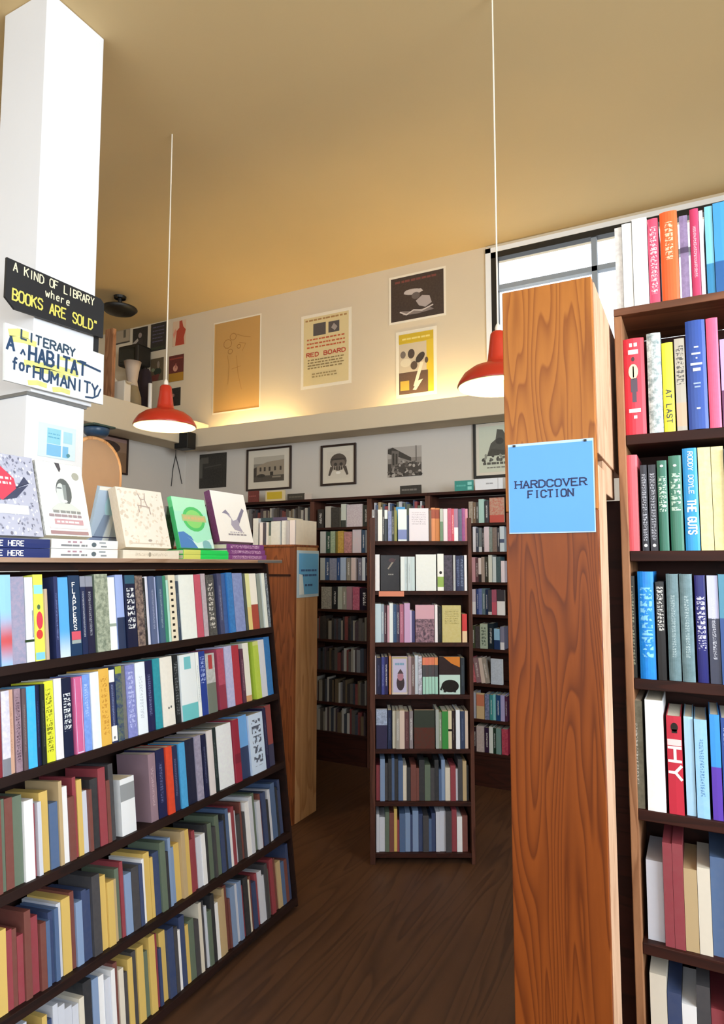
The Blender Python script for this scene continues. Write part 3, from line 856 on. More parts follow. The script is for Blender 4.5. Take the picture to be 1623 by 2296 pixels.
# --- stacks and leaning books on the top board
def flat_book(px0, px1, y, z, w, c1, c2, c3, op, label, group, X=-2.015, depth=.16):
    y0 = onX(px0, y, X).y; y1 = onX(px1, y, X).y
    m = Matrix(((0, -1, 0, X), (0, 0, -1, y1), (1, 0, 0, z + w / 2), (0, 0, 0, 1)))
    b = make_book('book', m, w, depth, y1 - y0, c1, c2, c3, op, label, group)
    return b
GS = 'stacked books on the top board'
for k in range(2):
    b = flat_book(-75, 112, 1225, TOPZ + k * .0325, .031, '26346c', 'e8ecf2', '1c2858', '', 'navy hardcover lying %s in the stack titled you are here' % ('at the bottom' if k == 0 else 'on top'), GS)
    spine_text(b, 'YOU ARE HERE', -.009, .275, .0165, Wt, 'down', width=.175, stroke=.19)
for k in range(2):
    b = flat_book(115, 264, 1225, TOPZ + k * .0345, .033, 'eef0ee', '8a7480', '8c8488', '', 'white hardcover with small print lying %s of the pair' % ('at the bottom' if k == 0 else 'on top'), GS)
    hB = .27
    patch(b, [('r', .004, .010, hB * q, hB * q + w_, c_) for q, w_, c_ in ((.80, .012, 'a88896'), (.70, .018, 'b48c9c'), (.62, .01, 'a88896'), (.22, .03, '9aa4ac'))] +
          [('r', -.009, -.002, hB * q, hB * q + w_, '84888e') for q, w_ in ((.78, .045), (.66, .03), (.57, .016), (.53, .008))] +
          [('e', -.001, hB * .42, .009, .011, '5c6a74'), ('r', -.010, -.004, hB * .2, hB * .3, '8c949c')])
b = flat_book(276, 401, 1236, TOPZ, .034, 'efe8d8', 'c8bca8', 'd8ccb8', 'm2,t', 'cream hardcover lying alone under the leaning cream book', GS)
patch(b, [('e', 0, .17, .010, .007, 'a8a090')])
for k in range(2):
    b = flat_book(411, 512, 1240, TOPZ + k * .0215, .0205, '18d860', '20b850', 'd8e070', 'b.64:1', 'bright green paperback lying %s of the green pair' % ('at the bottom' if k == 0 else 'on top'), GS)
for k in range(3):
    b = flat_book(512 - k * 2, 597 - k * 3, 1240, TOPZ + k * .0255, .0245, '7c3c84', 'e0c0e0', '5c2c64', 'T', 'purple hardcover with pale lettering, %s of three' % ('bottom', 'middle', 'top')[k], GS)

def lean_book(px0, px1, y, z, h, th, lean, c1, c2, c3, op, label, X=-2.07, face=True, back=False):
    y0 = onX(px0, y, X).y; y1 = onX(px1, y, X).y
    sn, cs = math.sin(lean), math.cos(lean)
    n = Vector((cs, 0, sn)); u = Vector((-sn, 0, cs))
    if back: n = Vector((cs, 0, -sn)); u = Vector((sn, 0, cs))
    P = Vector((X, y0, z + (sn * th / 2 if not back else sn * th / 2)))
    m = Matrix(((n.x, 0, u.x, P.x), (n.y, 1, u.y, P.y), (n.z, 0, u.z, P.z), (0, 0, 0, 1)))
    return make_book('book', m, th, y1 - y0, h, c1, c2, c3, op, label, 'books leaning on the stacks', face), y1 - y0, h, th
def cover_art(bk, bgc):
    b, wd, h, th = bk
    fr = Frame((th / 2, 0, 0), Y_)
    return Art(fr, .001, wd - .001, .001, h - .001, bgc, .0002, .0004), b
def set_art(A, b):
    o = A.build('cover_print', None, 'gloss_print'); o.parent = b
LEAN = math.radians(16)
za, zb = TOPZ + .0655, TOPZ + .0695
bk = lean_book(-45, 92, 1200, za, .30, .03, LEAN, 'b8bcd0', 'e8eaf2', '787c90', 'm8', 'grey city patterned hardcover with red shape leaning on the navy stack')
A, b = cover_art(bk, 'b4b8cc')
A.speck(260, .02, .98, .02, .98, ['e4e6f0', '8c90a4', 'd0d2e2', 'a0a4bc', '70748a'], .008, .026, 4).poly([(.30, .92), (.62, .70), (.64, .58), (.38, .42), (.2, .5)], 'd8445c').poly([(.62, .60), (.88, .66), (.80, .74), (.64, .58)], '3c4460').poly([(.38, .42), (.64, .58), (.86, .64), (.62, .46)], '3c4460').rect(.2, .80, .26, .37, 'f4f4f0').dashes(.3, .56, .62, .03, 'f4d8dc', 3).dashes(.3, .58, .68, .03, 'f4d8dc', 5)
set_art(A, b)
bk = lean_book(95, 199, 1195, zb, .288, .04, LEAN, 'e8e8e2', '5c5c5c', '3c4048', 'm9', 'white hardcover with grey portrait leaning on the white pair')
A, b = cover_art(bk, 'f4f5f0')
A.ell(.52, .60, .17, .19, '5c6466').ell(.46, .57, .105, .15, 'd0d8d8').poly([(.50, .42), (.56, .42), (.58, .70), (.50, .70)], '8c9696').rect(.38, .48, .64, .66, '70787c').ell(.50, .47, .07, .02, 'e8ecec').poly([(.2, .36), (.36, .44), (.64, .44), (.82, .36), (.82, .34), (.2, .34)], 'd0d6d2')
A.ell(.83, .84, .08, .055, 'a8aaa0').poly([(.40, 1.0), (.50, 1.0), (.52, .92), (.48, .87), (.44, .93)], '4c4c54').dashes(.22, .82, .305, .035, '8c9090', 6, .08, .14).dashes(.12, .90, .25, .035, '9c8c94', 7, .08, .16).rect(.22, .84, .15, .22, 'c49aa4').dashes(.26, .8, .17, .025, 'f0e4e6', 8, .05, .12).rect(.1, .92, .015, .06, '9c7c84').rect(.1, .92, .09, .12, 'e0d4da')
set_art(A, b)
bk = lean_book(196, 264, 1190, TOPZ + .0695, .235, .016, math.radians(14), 'c0d4e4', 'f0f6fa', '8ca4c0', 'm5', 'pale blue book leaning back to back with the white hardcover', X=-2.235, back=True)
A, b = cover_art(bk, 'b4c8de')
A.rect(0, 1, .94, 1, 'f0ece4').rect(.0, 1, .0, .08, '8a9cc0').ell(.48, .68, .2, .22, 'b4e0ec').poly([(.40, .02), (.62, .02), (.66, .5), (.54, .5)], 'e6f2f8').poly([(.1, .1), (.4, .1), (.5, .5), (.3, .5)], '8ca0bc').rect(0, 1, .08, .1, '34446c')
set_art(A, b)
bk = lean_book(274, 377, 1215, TOPZ + .0345, .262, .042, LEAN, 'ddd0bc', 'b0a08c', 'c8b8a0', 'm6', 'cream hardcover with faint ornament leaning on the cream book')
A, b = cover_art(bk, 'f0ebe0')
A.speck(150, .03, .97, .03, .97, ['e6dccc', 'e0d4c4', 'f4f0e6', 'd8ccbc'], .012, .04, 9)
for pts in ([(.45, .92), (.50, .80), (.47, .68)], [(.60, .94), (.58, .82), (.62, .70)], [(.40, .72), (.66, .70)], [(.42, .60), (.42, .70)], [(.66, .58), (.65, .70)], [(.50, .82), (.58, .84)]): A.line(pts, .004, 'b8a49c')
A.rect(.15, .85, .06, .075, 'd8ccbc').ell(.54, .12, .04, .02, 'a89c94')
set_art(A, b)
bk = lean_book(355, 385, 1205, TOPZ + .036, .215, .016, math.radians(12), '3c4048', 'e8e8ee', '8c8c94', 'm6,b.82:1', 'dark grey book leaning back to back between the cream and green books', X=-2.24, back=True)
bk = lean_book(401, 476, 1222, TOPZ + .0435, .248, .024, LEAN, '30b068', '80e0a0', '60d088', 'b.8:1', 'green and mint paperback with round emblem leaning on the green pair')
A, b = cover_art(bk, 'a8f0d4')
A.rect(0, 1, .72, 1, 'b4f4d0').ell(.55, .58, .33, .25, '3cc860').ell(.55, .58, .25, .185, '86dc6c').rect(.2, .92, .53, .66, 'b8c47c').dashes(.26, .86, .57, .05, 'd8b878', 3, .06, .12).poly([(0, 0), (.5, 0), (.36, .22), (.16, .32), (0, .30)], '3a7cc8').poly([(.2, .22), (.5, .10), (1, .2), (1, .0), (.5, 0), (.36, .16)], 'd4f4f4').ell(.78, .09, .12, .07, '7cb8c4').rect(.66, .92, .0, .08, '7cb8c4')
set_art(A, b)
bk = lean_book(487, 563, 1203, TOPZ + .078, .266, .036, LEAN, '5c2450', 'c8a0c0', '7c4470', 'm7', 'white hardcover with grey bird and purple spine leaning on the purple stack')
A, b = cover_art(bk, 'f8f8f6')
A.poly([(.28, .60), (.42, .56), (.50, .42), (.62, .46), (.80, .66), (.86, .62), (.72, .46), (.66, .34), (.74, .20), (.5, .24), (.42, .34), (.46, .46), (.36, .54)], 'a8a4bc').poly([(.22, .57), (.34, .64), (.44, .54), (.34, .55)], '84809c').poly([(.64, .46), (.84, .70), (.90, .66), (.74, .46), (.68, .38)], '7c7894').dashes(.28, .84, .13, .03, '98949f', 4, .05, .1).dashes(.34, .78, .18, .02, 'b8b4c4', 6, .03, .08)
set_art(A, b)
bk = lean_book(446, 482, 1205, TOPZ + .046, .235, .016, math.radians(12), '9a949c', 'd8d4dc', '706a74', 'm6', 'mauve grey book leaning back to back between the green and white books', X=-2.24, back=True)

# ------------------------------------------------------------------ low bookcase end with blue sign
LX = -2.374
t = thing('low_bookcase', 'low wooden bookcase end with a blue card on its pale side', 'bookcase', (-2.9, 3.77, 0))
MB().box(-3.62, LX - .016, 3.65, 3.90, .02, 1.78).build('carcass', M['darkv'], t)
MB().box(-2.62, LX, 3.62, 3.65, .0, 1.795).build('front_plank', M['redwood'], t, bevel=.003)
MB().box(-3.62, -2.625, 3.625, 3.65, .0, 1.795).build('front_plank', M['redwood'], t, bevel=.003)
MB().box(LX - .016, LX + .001, 3.651, 3.917, .0, 1.795).build('end_panel', M['paleplank'], t, bevel=.003)
MB().box(-3.64, LX + .004, 3.612, 3.925, 1.795, 1.81).build('top_board', M['redwood'], t, bevel=.002)
MB().box(-2.60, LX - .03, 3.612, 3.62, 1.60, 1.612).build('thin_strip', M['dark'], t)  # dark strip standing in for the shadow line at the board joint
fr = Frame((LX + .001, 0, 0), Y_)
t = thing('card_sign', 'small blue card sign in a clear holder on the low bookcase', 'sign', fr.pt(3.65, 1.45))
MB().fbox(fr, 3.648, 3.925, 1.455, 1.772, 0, .004).build('holder', M['frost'], t)
A = Art(fr, 3.668, 3.918, 1.475, 1.752, '62b4f0', .004, .001)
A.dashes(.1, .9, .56, .05, '2c5c9c', 2, .08, .2).dashes(.1, .9, .44, .05, '2c5c9c', 5, .08, .2).dashes(.3, .75, .2, .05, '24508c', 8, .1, .16).poly([(0, 0), (.26, 0), (.18, .48), (0, .5)], 'e4f0f6')
A.build('card', t)
LWF = Frame((0, 3.63, 0), X_)
book_row(LWF, 1.81, (560, 1195, 670, 1195), '''
566 578 .98 d4dce2 8c949c b8c0c8 m3 | tall pale grey book
582 590 .82 e4e2ea a8a4b0 - - | white book
590 595 .80 4a4654 - - - | dark grey book
595 601 .82 e8eaee - - - | slim white book
602 608 .82 5c6c6c b4c0bc c8d0cc b-.1:.4 | grey green book
608 628 .84 d2d8da b0b8bc e6eaea m4 | wide silver white book
630 641 .86 e0e4e6 a8b0b4 c8ccd0 m4 | off white book
641 648 .84 b4b4bc - - - | thin grey book
649 661 .86 e4dcdf b8b0b4 - - | pinkish white book
''', 'on top of the low bookcase', 'books on the low bookcase', .19, .21, inset=.0)
s0 = LWF.hit(661.5, 1195)[0]
m = LWF.mat((s0 + LX - .004) / 2, 1.81, -.01)
b = make_book('book', m, LX - .006 - s0, .262, .168, 'ece0cc', 'c8bca8', 'b8ac98', '', 'cream book closing the row on top of the low bookcase', 'books on the low bookcase')
mb = MB(); lf_ = Frame(((LX - .006 - s0) / 2, 0, 0), Y_)
A = Art(lf_, .004, .258, .004, .164, 'ecdcc2', .0002, .0004); A.dashes(.5, .92, .88, .04, 'a89c88', 3, .1, .2); o = A.build('cover_print', None, 'gloss_print'); o.parent = b
a0 = LWF.hit(580, 1170)[0]; a1 = LWF.hit(638, 1160)[0]
zt = 1.81 + .19 * .86 + .001
m = Matrix(((0, 0, 1, a0), (0, 1, 0, 3.66), (-1, 0, 0, zt + .0125), (0, 0, 0, 1)))
make_book('book', m, .024, .2, a1 - a0, '2c4450', '8ca0a8', '4c4468', 'b.45:1', 'dark teal book lying across the books on the low bookcase', 'books on the low bookcase')

# ------------------------------------------------------------------ narrow middle bookcase
CF = Frame(Vector((0, 0, 0)) + FH * 3.77, R_)
k1 = 3.77 / F_PX
cs0, cs1 = (829 - CX) * k1, (1057 - CX) * k1
CB = [1.814, 1.525, 1.229, .934, .63, .34, .06]
t = thing('narrow_bookcase', 'narrow dark bookcase standing between the low bookcase and the tall post', 'bookcase', CF.pt((cs0 + cs1) / 2, 0, -.12))
for a, b2 in ((cs0, cs0 + .03), (cs1 - .022, cs1)):
    MB().fbox(CF, a, b2, 0, 1.95, -.24, 0).build('side_panel', M['darkv'], t, bevel=.002)
csh = [MB().fbox(CF, cs0 + .03, cs1 - .022, v - .024, v, -.235, -.002).build('shelf', M['dark'], t, bevel=.0015) for v in CB]
MB().fbox(CF, cs0 + .03, cs1 - .022, .03, 1.80, -.24, -.23).build('back_panel', M['dark'], t)
MB().fbox(CF, (849 - CX) * k1, (905 - CX) * k1, 1.493, 1.523, -.001, .004).build('shelf_label', plain('orange_shelf_label', 'dc8a6c', .5, var=.1), csh[1])
GC = 'books on the narrow bookcase'
CP = ['on top of the narrow bookcase'] + ['on the %s shelf of the narrow bookcase' % o for o in ORD]
book_row(CF, CB[0], (830, 1170, 1050, 1170), '''
834 840 .92 8c8c90 - - t | thin grey book
840 846 .92 3c3438 70686c - t | dark umber book
847 857 .92 f0f0ea - - - | white book
857 862 .90 3a3c3e - - t | thin charcoal book
862 869 .93 2a3440 e4eef0 e4eef0 b.7:.98 | black book with white cap
870 878 .88 8c98c4 c4cce8 4c5884 b-.1:.0,m4 | periwinkle book
878 884 .90 24302e - - t | blackish green book
884 890 .90 8a8a44 b8b870 - - | olive book
892 912 .93 e6f2f4 8ca0cc 7c8cc4 b.05:.36,F | white and blue cover facing out
912 917 .76 2c3c54 - - - | slim slate book
917 961 .96 e6e2ec 9c98a8 d8d0e4 s,F | lilac white cover facing out with grey title
962 967 .9 70503c - - - | thin brown book
967 976 .98 d89060 b06038 a04c34 b.68:.95 | orange book with rust cap
976 986 .97 c47c44 a05a30 98442c b.68:.95 | tan orange book with rust cap
986 993 .95 6c8c70 a8b878 b8c0b8 b.6:1 | sage green book
994 1004 .95 f0dfe8 - - - | pinkish white book
1004 1012 .96 c45c7c e098b0 a04868 m5 | rose book
1012 1018 .95 c8485c - - t | coral red book
1018 1027 .95 a07c9c f0eef6 eeeef6 b-.1:.42 | purple book with white foot
1027 1035 .94 5c607c a0a4b8 3c4460 m5 | slate violet book
1035 1043 .96 9c4c8c d08cc0 703c6c m5 | magenta book
1043 1049 .95 d08ca0 - - - | thin pink book
''', CP[0], GC, .20, .15)
o = make_book('book', CF.mat((902 - CX) * k1, CB[0] + .04, -.10), .055, .12, .19, '3c94cc', 'b4dcec', '2c7cb4', 'm3', 'bright blue book standing behind the row on top of the narrow bookcase', GC)
o.matrix_world = CF.mat((902 - CX) * k1, CB[0], -.17); o.scale = (1, .45, 1.13)
r2 = book_row(CF, CB[1], (840, 1280, 1050, 1280), '''
841 851 .98 f0f0f6 - - - | white book
853 896 .96 0c1020 c8c4b8 20283c F | black cover facing out with pale flash
898 907 .92 e4eef0 - - - | white spined book
907 914 .92 c4d4da 8c9ca4 - t | pale blue grey book
914 921 .92 ccdce2 8c9ca4 - t | icy blue book
921 930 .92 c8dade 8c9ca4 - - | frosted blue book
932 978 .98 eaf0f0 d4dcdc dce4e2 F,m3 | plain white cover facing out
981 995 1.0 f2f4f0 1c1c1c 94b45c b.1:.38 | white book with green band and black dot
996 1015 .96 34303c 8c7c94 5c5468 m8 | dark violet photo book
1016 1021 .96 b0b4b8 - - - | thin silver book
1022 1031 .95 20284c 6c7ca4 - T | navy book
1031 1040 .95 283454 7c8cac - T | steel navy book
1041 1047 .96 eceef4 - - - | slim white book
''', CP[1], GC, .215, .15)
book_row(CF, CB[2], (840, 1395, 1050, 1395), '''
841 854 .98 c4dcea - - - | pale sky book
854 861 .97 90a4b4 - - t | grey blue book
861 867 .94 4c2c3c - - t | dark plum book
868 873 .94 c89cac - - - | dusty pink book
873 881 1.0 e8f2f4 - - - | white book
881 889 .97 2c4c74 6c8cb0 - t | steel blue book
889 896 .96 3c3450 - - t | dark purple book
896 905 .97 a86480 d8a0b4 - t | rose mauve book
906 919 1.0 c8a4cc e4d0e8 - - | orchid pink book
919 923 .82 d0c4e4 - - - | thin lilac book
923 930 .80 3c3c6c - - - | indigo book
931 974 .96 3c3040 a04c64 d0a4b4 b.62:.99,F,m6 | pink topped dark photo cover facing out
975 981 .96 f2eef2 - - - | slim white book
982 990 .92 141414 5c5c58 - t | black book
991 1034 .94 c4b878 7c7438 ccc490 s,F,m6 | olive cream cover facing out
1036 1047 .72 c83c3c e8c8a0 e4c8a0 b-.1:.4 | red book with cream foot
''', CP[2], GC, .225, .15)
r4 = book_row(CF, CB[3], (835, 1520, 1050, 1520), '''
836 843 .98 e4e0f0 - - - | white book
844 854 .92 181c40 5c6088 - t | dark navy book
855 862 .94 3c448c 8c94c8 - t | blue violet book
862 870 .94 201c50 - - t | deep indigo book
872 877 .96 c88454 - - - | thin orange book
878 914 .95 c8c0dc 3c3038 9ca8c8 F,m3 | pale lilac cover facing out with dark figure
915 922 .96 a8949c - - - | mauve book
922 930 .94 6c5858 - - t | brown grey book
930 938 .98 c4d0dc - - - | pale grey blue book
938 946 .96 d8d8e8 2c3440 4c5460 m7 | black and white book
947 954 .95 4c4c50 a8d0c0 e08464 b.78:.98 | first of five orange capped books
954 961 .95 50484c a8d0c0 e07c64 b.78:.98 | orange capped second book
961 968 .95 4c4c50 a8d0c0 e08464 b.78:.98 | orange capped middle book
968 975 .95 50484c a8d0c0 d87c5c b.78:.98 | orange capped fourth book
975 982 .95 4c4c50 a8d0c0 e0905c b.78:.98 | last of five orange capped books
984 1032 .95 281c20 c87830 30242c F | dark cover facing out with black animal on mint
1033 1042 .92 2c343c 505c68 - t | dark slate book
''', CP[3], GC, .225, .15)
for b in r4[10:15]: patch(b, [('r', -.008, .008, .002, .10, 'a8d8c8')], name='mint_panel')
def face_patch(b, draw, bgc=None):
    me = b.data; th = .02
    wd = max(v.co.y for v in me.vertices); h = max(v.co.z for v in me.vertices)
    A = Art(Frame((th / 2, 0, 0), Y_), .001, wd - .001, .001, h - .001, bgc, .0002, .0003)
    draw(A); o = A.build('cover_print', None, 'gloss_print'); o.parent = b
face_patch(r2[1], lambda A: A.poly([(.36, .62), (.42, .6), (.66, .78), (.80, .9), (.6, .82)], '8c8478').ell(.6, .86, .18, .06, '3c1c28').dashes(.4, .68, .44, .035, '8c8c88', 3, .06, .12), '0b0f1c')
patch(r2[7], [('e', 0, .105, .008, .009, '141414')])
face_patch(r4[15], lambda A: A.rect(0, 1, .0, .52, 'c4e0d8').poly([(.2, 1), (1, 1), (1, .72), (.6, .82)], 'cc7c30').ell(.52, .22, .42, .17, '141414').rect(.2, .32, .05, .16, '141414').rect(.68, .8, .05, .16, '141414').poly([(.1, .22), (0.02, .12), (.14, .1)], '141414'), '2a1c20')
face_patch(r4[5], lambda A: A.rect(.05, .95, .05, .95, 'c4c0de').ell(.55, .30, .26, .2, '3c3038').ell(.55, .48, .2, .12, 'b07c8c').poly([(.35, .55), (.75, .55), (.55, .68)], '4c3c44').dashes(.2, .8, .78, .06, '80a8c4', 3, .1, .2).rect(.02, .98, .0, .05, 'dccfc4'), 'b8ac88')
book_row(CF, CB[4], (840, 1640, 1050, 1640), '''
843 868 .98 b0c0dc 5c6484 302c4c b-.1:.6,F,m5 | pale blue cover facing out with dark base
869 878 .96 1c2848 5c6888 - t | navy book
880 888 .93 c8c4b4 - - - | cream book
888 896 .94 a09c94 - - t | grey beige book
896 907 .95 d8c4b8 - - - | pinkish cream book
907 917 .92 5c3c40 8c6c6c - t | mauve brown book
918 926 .93 8c8488 - - t | taupe grey book
928 975 .96 5c2c24 9c6c50 343c34 b.55:1,F,m5 | dark red and green cover facing out
977 984 .97 a4aca8 - - - | silver green book
984 991 .90 8c9884 - - t | sage book
991 1005 .93 3c8c44 70b878 - - | bright green book
1005 1013 .94 dcd0b0 1c1c1c 1c1410 b.46:.52 | cream book with black band
1013 1021 .94 2c2020 8c7c74 - t | dark brown book
1022 1031 .97 e8ecf4 - - - | white book
1032 1042 .93 34405c 6c7894 - t | slate navy book
1043 1050 .93 d4c0b0 - - - | slim cream book
''', CP[4], GC, .225, .15)
for k, v in enumerate(CB[5:]): stuff_row(STUFF, CF, cs0 + .035, cs1 - .03, v, .26, .15, 50 + k)

# ------------------------------------------------------------------ wall bookcases along the far wall
FF = Frame((0, 4.9, 0), X_)
FBZ = [2.0, 1.775, 1.54, 1.29, 1.03, .766, .497, .25]
units = [(-4.40, -3.03, 'dark wall bookcase in the corner behind the displayed books'), (-3.03, -2.46, 'dark wall bookcase seen between the low and narrow bookcases'),
         (-2.46, -1.93, 'dark wall bookcase hidden behind the narrow bookcase'), (-1.93, -.80, 'dark wall bookcase seen between the narrow bookcase and tall post')]
for x0, x1, lab in units:
    t = thing('tall_bookcase', lab, 'bookcase', ((x0 + x1) / 2, 5.0, 0))
    for x in (x0, x1 - .022): MB().box(x, x + .0215, 4.9, 5.115, 0, 2.235).build('side_panel', M['darkv'], t, bevel=.0015)
    for z in FBZ: MB().box(x0 + .022, x1 - .022, 4.905, 5.10, z - .022, z).build('shelf', M['dark'], t, bevel=.0015)
    MB().box(x0, x1, 4.89, 5.115, 2.235, 2.258).build('top_board', M['dark'], t, bevel=.002)
    MB().box(x0 + .022, x1 - .022, 5.10, 5.112, .03, 2.23).build('back_panel', M['dark'], t)
    MB().box(x0 + .022, x1 - .022, 4.912, 4.93, 0, .228).build('plinth', M['dark'], t)
GF = 'books on the wall bookcases'
PR = 'on the %s shelf of the wall bookcase by the tall post'
PLW = 'on the %s shelf of the wall bookcase past the low bookcase'
fr_rows = ['''
1051 1060 .84 a89c8c - 6c6458 m5 | grey beige book
1060 1067 .80 6c543c - - t | brown book
1067 1073 .80 2c2824 - - t | black brown book
1073 1085 .92 a8ccc4 - - - | mint book
1086 1095 .84 241c28 - - t | dark plum book
1097 1130 .95 b89c84 d0d0dc b84434 F,m8,b-.1:.3 | beige and red collage cover facing out
''', '''
1060 1067 .96 d8d8e4 - - - | lilac white book
1067 1073 .90 2c344c - - t | navy book
1073 1080 .92 6c7478 d0d4d8 - b-.1:.2 | grey book
1080 1085 .9 28242c - - t | thin dark book
1085 1096 .95 dcccd4 - - - | pinkish white book
1096 1104 .93 70807c - a0a8a4 m5 | grey green book
1104 1114 .92 84746c - 5c504c m5 | taupe book
1114 1120 .9 2c2c38 - - t | charcoal book
1120 1130 .95 c8d4dc - 445070 b.35:.5 | pale blue white book
''', '''
1057 1065 .94 c898a4 - - - | pink book
1065 1072 .90 5c3c44 - - t | dark mauve book
1072 1079 .92 e8dcdc - 2c2428 b-.1:.32 | white book with dark foot
1079 1086 .95 a89890 - - - | taupe beige book
1086 1094 .96 34342c - - t | dark olive book
1095 1103 1.02 d8dcd4 - - - | tall pale cream book
1104 1112 .95 ccd8dc - - - | pale grey blue book
1112 1122 .96 4c646c - 2c4448 m5 | slate teal book
1123 1131 .80 ecdfe8 - - - | short white book
''', '''
1057 1066 .94 c4bcd0 - e4e4ec b-.1:.5 | lilac book
1068 1073 .95 2c4484 - - t | blue book
1073 1080 .97 7484bc - 4c5c94 m5 | periwinkle book
1080 1088 .98 5c7480 - - t | slate book
1088 1094 .93 14284c - - t | navy book
1094 1102 .93 3c404c - c8c8cc b-.1:.12 | charcoal book
1102 1113 .94 a45870 - c0586c b-.1:.5 | rose red book
1114 1132 .94 3c3840 c0c0c4 e8e8ea F,b-.1:.55 | white and dark cover facing out
''', '''
1058 1065 .84 3c4430 - - t | olive book
1065 1075 .82 3c3638 - 5c5458 m5 | dark brown grey book
1076 1093 .92 a8b8a8 4c5c54 8cb08c T | pale green book with dark lettering
1094 1106 .95 10202c - - t | black teal book
1107 1120 .76 8cb8d8 - 1c3460 b-.1:.45 | sky blue book with navy foot
1121 1130 .84 7c7c94 - d8d8e0 b-.1:.32 | grey lilac book
''', '''
1058 1068 .92 b04c5c - d88c90 m6 | red pink book
1068 1079 .92 8c7078 - - t | mauve book
1079 1088 .93 d4c4bc - - - | cream pink book
1088 1098 .92 9c948c - - t | warm grey book
1100 1127 .93 c4d0e0 34405c 8c94a8 F,m4 | pale blue cover facing out
''', '''
1058 1067 .95 a8acbc - - - | lilac grey book
1068 1086 .94 ccb48c c86c50 c87c60 F,b.5:.95 | cream and orange cover facing out
1087 1097 .93 8c98bc - 2c3454 m7 | blue and navy book
1098 1105 .92 3c8c90 - - t | teal book
1105 1112 .94 84c4cc - - - | aqua book
1112 1122 .93 1c4474 - - t | deep blue book
1122 1131 .94 a4a0cc - - - | lavender book
1131 1137 .9 4c2440 - - t | plum book
''', '''
1062 1068 .9 2c1c24 - - t | thin dark book
1068 1085 .94 b8a8a8 - d4ccc8 m5 | wide taupe white book
1086 1096 .9 34203c - - t | dark purple book
1096 1105 .95 dce4e0 - - - | white book
1105 1112 .92 1c3428 - - t | dark green book
1112 1123 .93 70908c - - m4 | sage teal book
1124 1138 .92 a02c48 - c86874 m5 | crimson book
''']
fr_y = [1145, 1208, 1275, 1350, 1428, 1505, 1585, 1655]
for k, dta in enumerate(fr_rows):
    book_row(FF, FBZ[k], (1050, fr_y[k], 1135, fr_y[k]), dta, PR % ORD[k], GF, .205, .13, .02, small=True, lean=math.radians(9) if k == 5 else 0)
fl_rows = ['''
712 726 .80 1c1816 - - t | black brown book
728 741 .92 b0aca4 - - - | pale grey book
743 762 .86 24221f 4c4844 - F,m4 | dark cover facing out
765 776 .98 c4ccc4 - 2c3430 b-.1:.3 | pale green white book
777 812 .95 b8a8b4 504850 d8d8d8 F,m6 | grey pink cover facing out
814 826 .9 14201c - - t | black green book
''', '''
718 730 .94 b4b8b8 - - - | pale grey book
731 741 .92 1c4434 - - t | dark green book
741 751 .94 a8b49c - 4c8c64 m5 | pale green book
752 757 .92 6c6424 - - - | thin olive book
757 770 .94 c8a850 - 8c5c24 m5 | golden yellow book
771 789 .90 c89090 1c1c24 44303c F,m5 | pink cover facing out
790 810 .98 c8c4cc 2c2c30 dcb8c4 F,m5 | pale cover facing out
811 819 .95 24405c - - t | deep blue book
819 825 .95 8c94a0 - - - | thin grey blue book
''', '''
718 728 .95 a8b0b4 - - - | pale grey green book
728 739 .95 34507c - - t | blue book
739 754 .93 8c94ac - 5c6488 m5 | lilac grey book
755 761 .95 2c4c84 - - t | strong blue book
762 775 .96 a8bcdc - - - | pale blue book
777 786 .94 8c8880 - - t | taupe book
787 797 .95 d4c4c4 - - - | pinkish white book
802 811 .93 6c6c80 - - t | grey purple book
812 819 .96 c4ccd8 - - - | silver blue book
819 825 .92 141c3c - - t | midnight book
825 829 .92 b8c0cc - - - | thin pale book
''', '''
720 742 .93 a4a4a0 40444c 3c3c44 F,m6 | grey photo cover facing out
745 757 .94 181c20 - - t | black book
757 768 .95 a8b0a8 - - - | pale sage book
768 777 .93 8c8c84 - - t | grey olive book
777 789 .96 9c7884 - - m4 | mauve book
790 805 .94 a84c68 - d08898 m6 | rose red book
806 826 .9 1c1424 - - t | blackish purple book
''']
fl_y = [1152, 1214, 1275, 1340]
for k, dta in enumerate(fl_rows):
    book_row(FF, FBZ[k], (712, fl_y[k], 830, fl_y[k]), dta, PLW % ORD[k], GF, .205, .13, .02, small=True)
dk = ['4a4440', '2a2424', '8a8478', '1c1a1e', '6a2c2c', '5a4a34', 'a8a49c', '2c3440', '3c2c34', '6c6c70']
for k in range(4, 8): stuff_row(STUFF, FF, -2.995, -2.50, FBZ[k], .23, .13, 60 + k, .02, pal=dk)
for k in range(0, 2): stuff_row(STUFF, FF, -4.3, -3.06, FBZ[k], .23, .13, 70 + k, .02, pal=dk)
for k in range(0, 3): stuff_row(STUFF, FF, -2.43, -1.96, FBZ[k], .23, .13, 80 + k, .02)
for k in range(0, 8): stuff_row(STUFF, FF, -1.20, -.84, FBZ[k], .23, .13, 90 + k, .02)
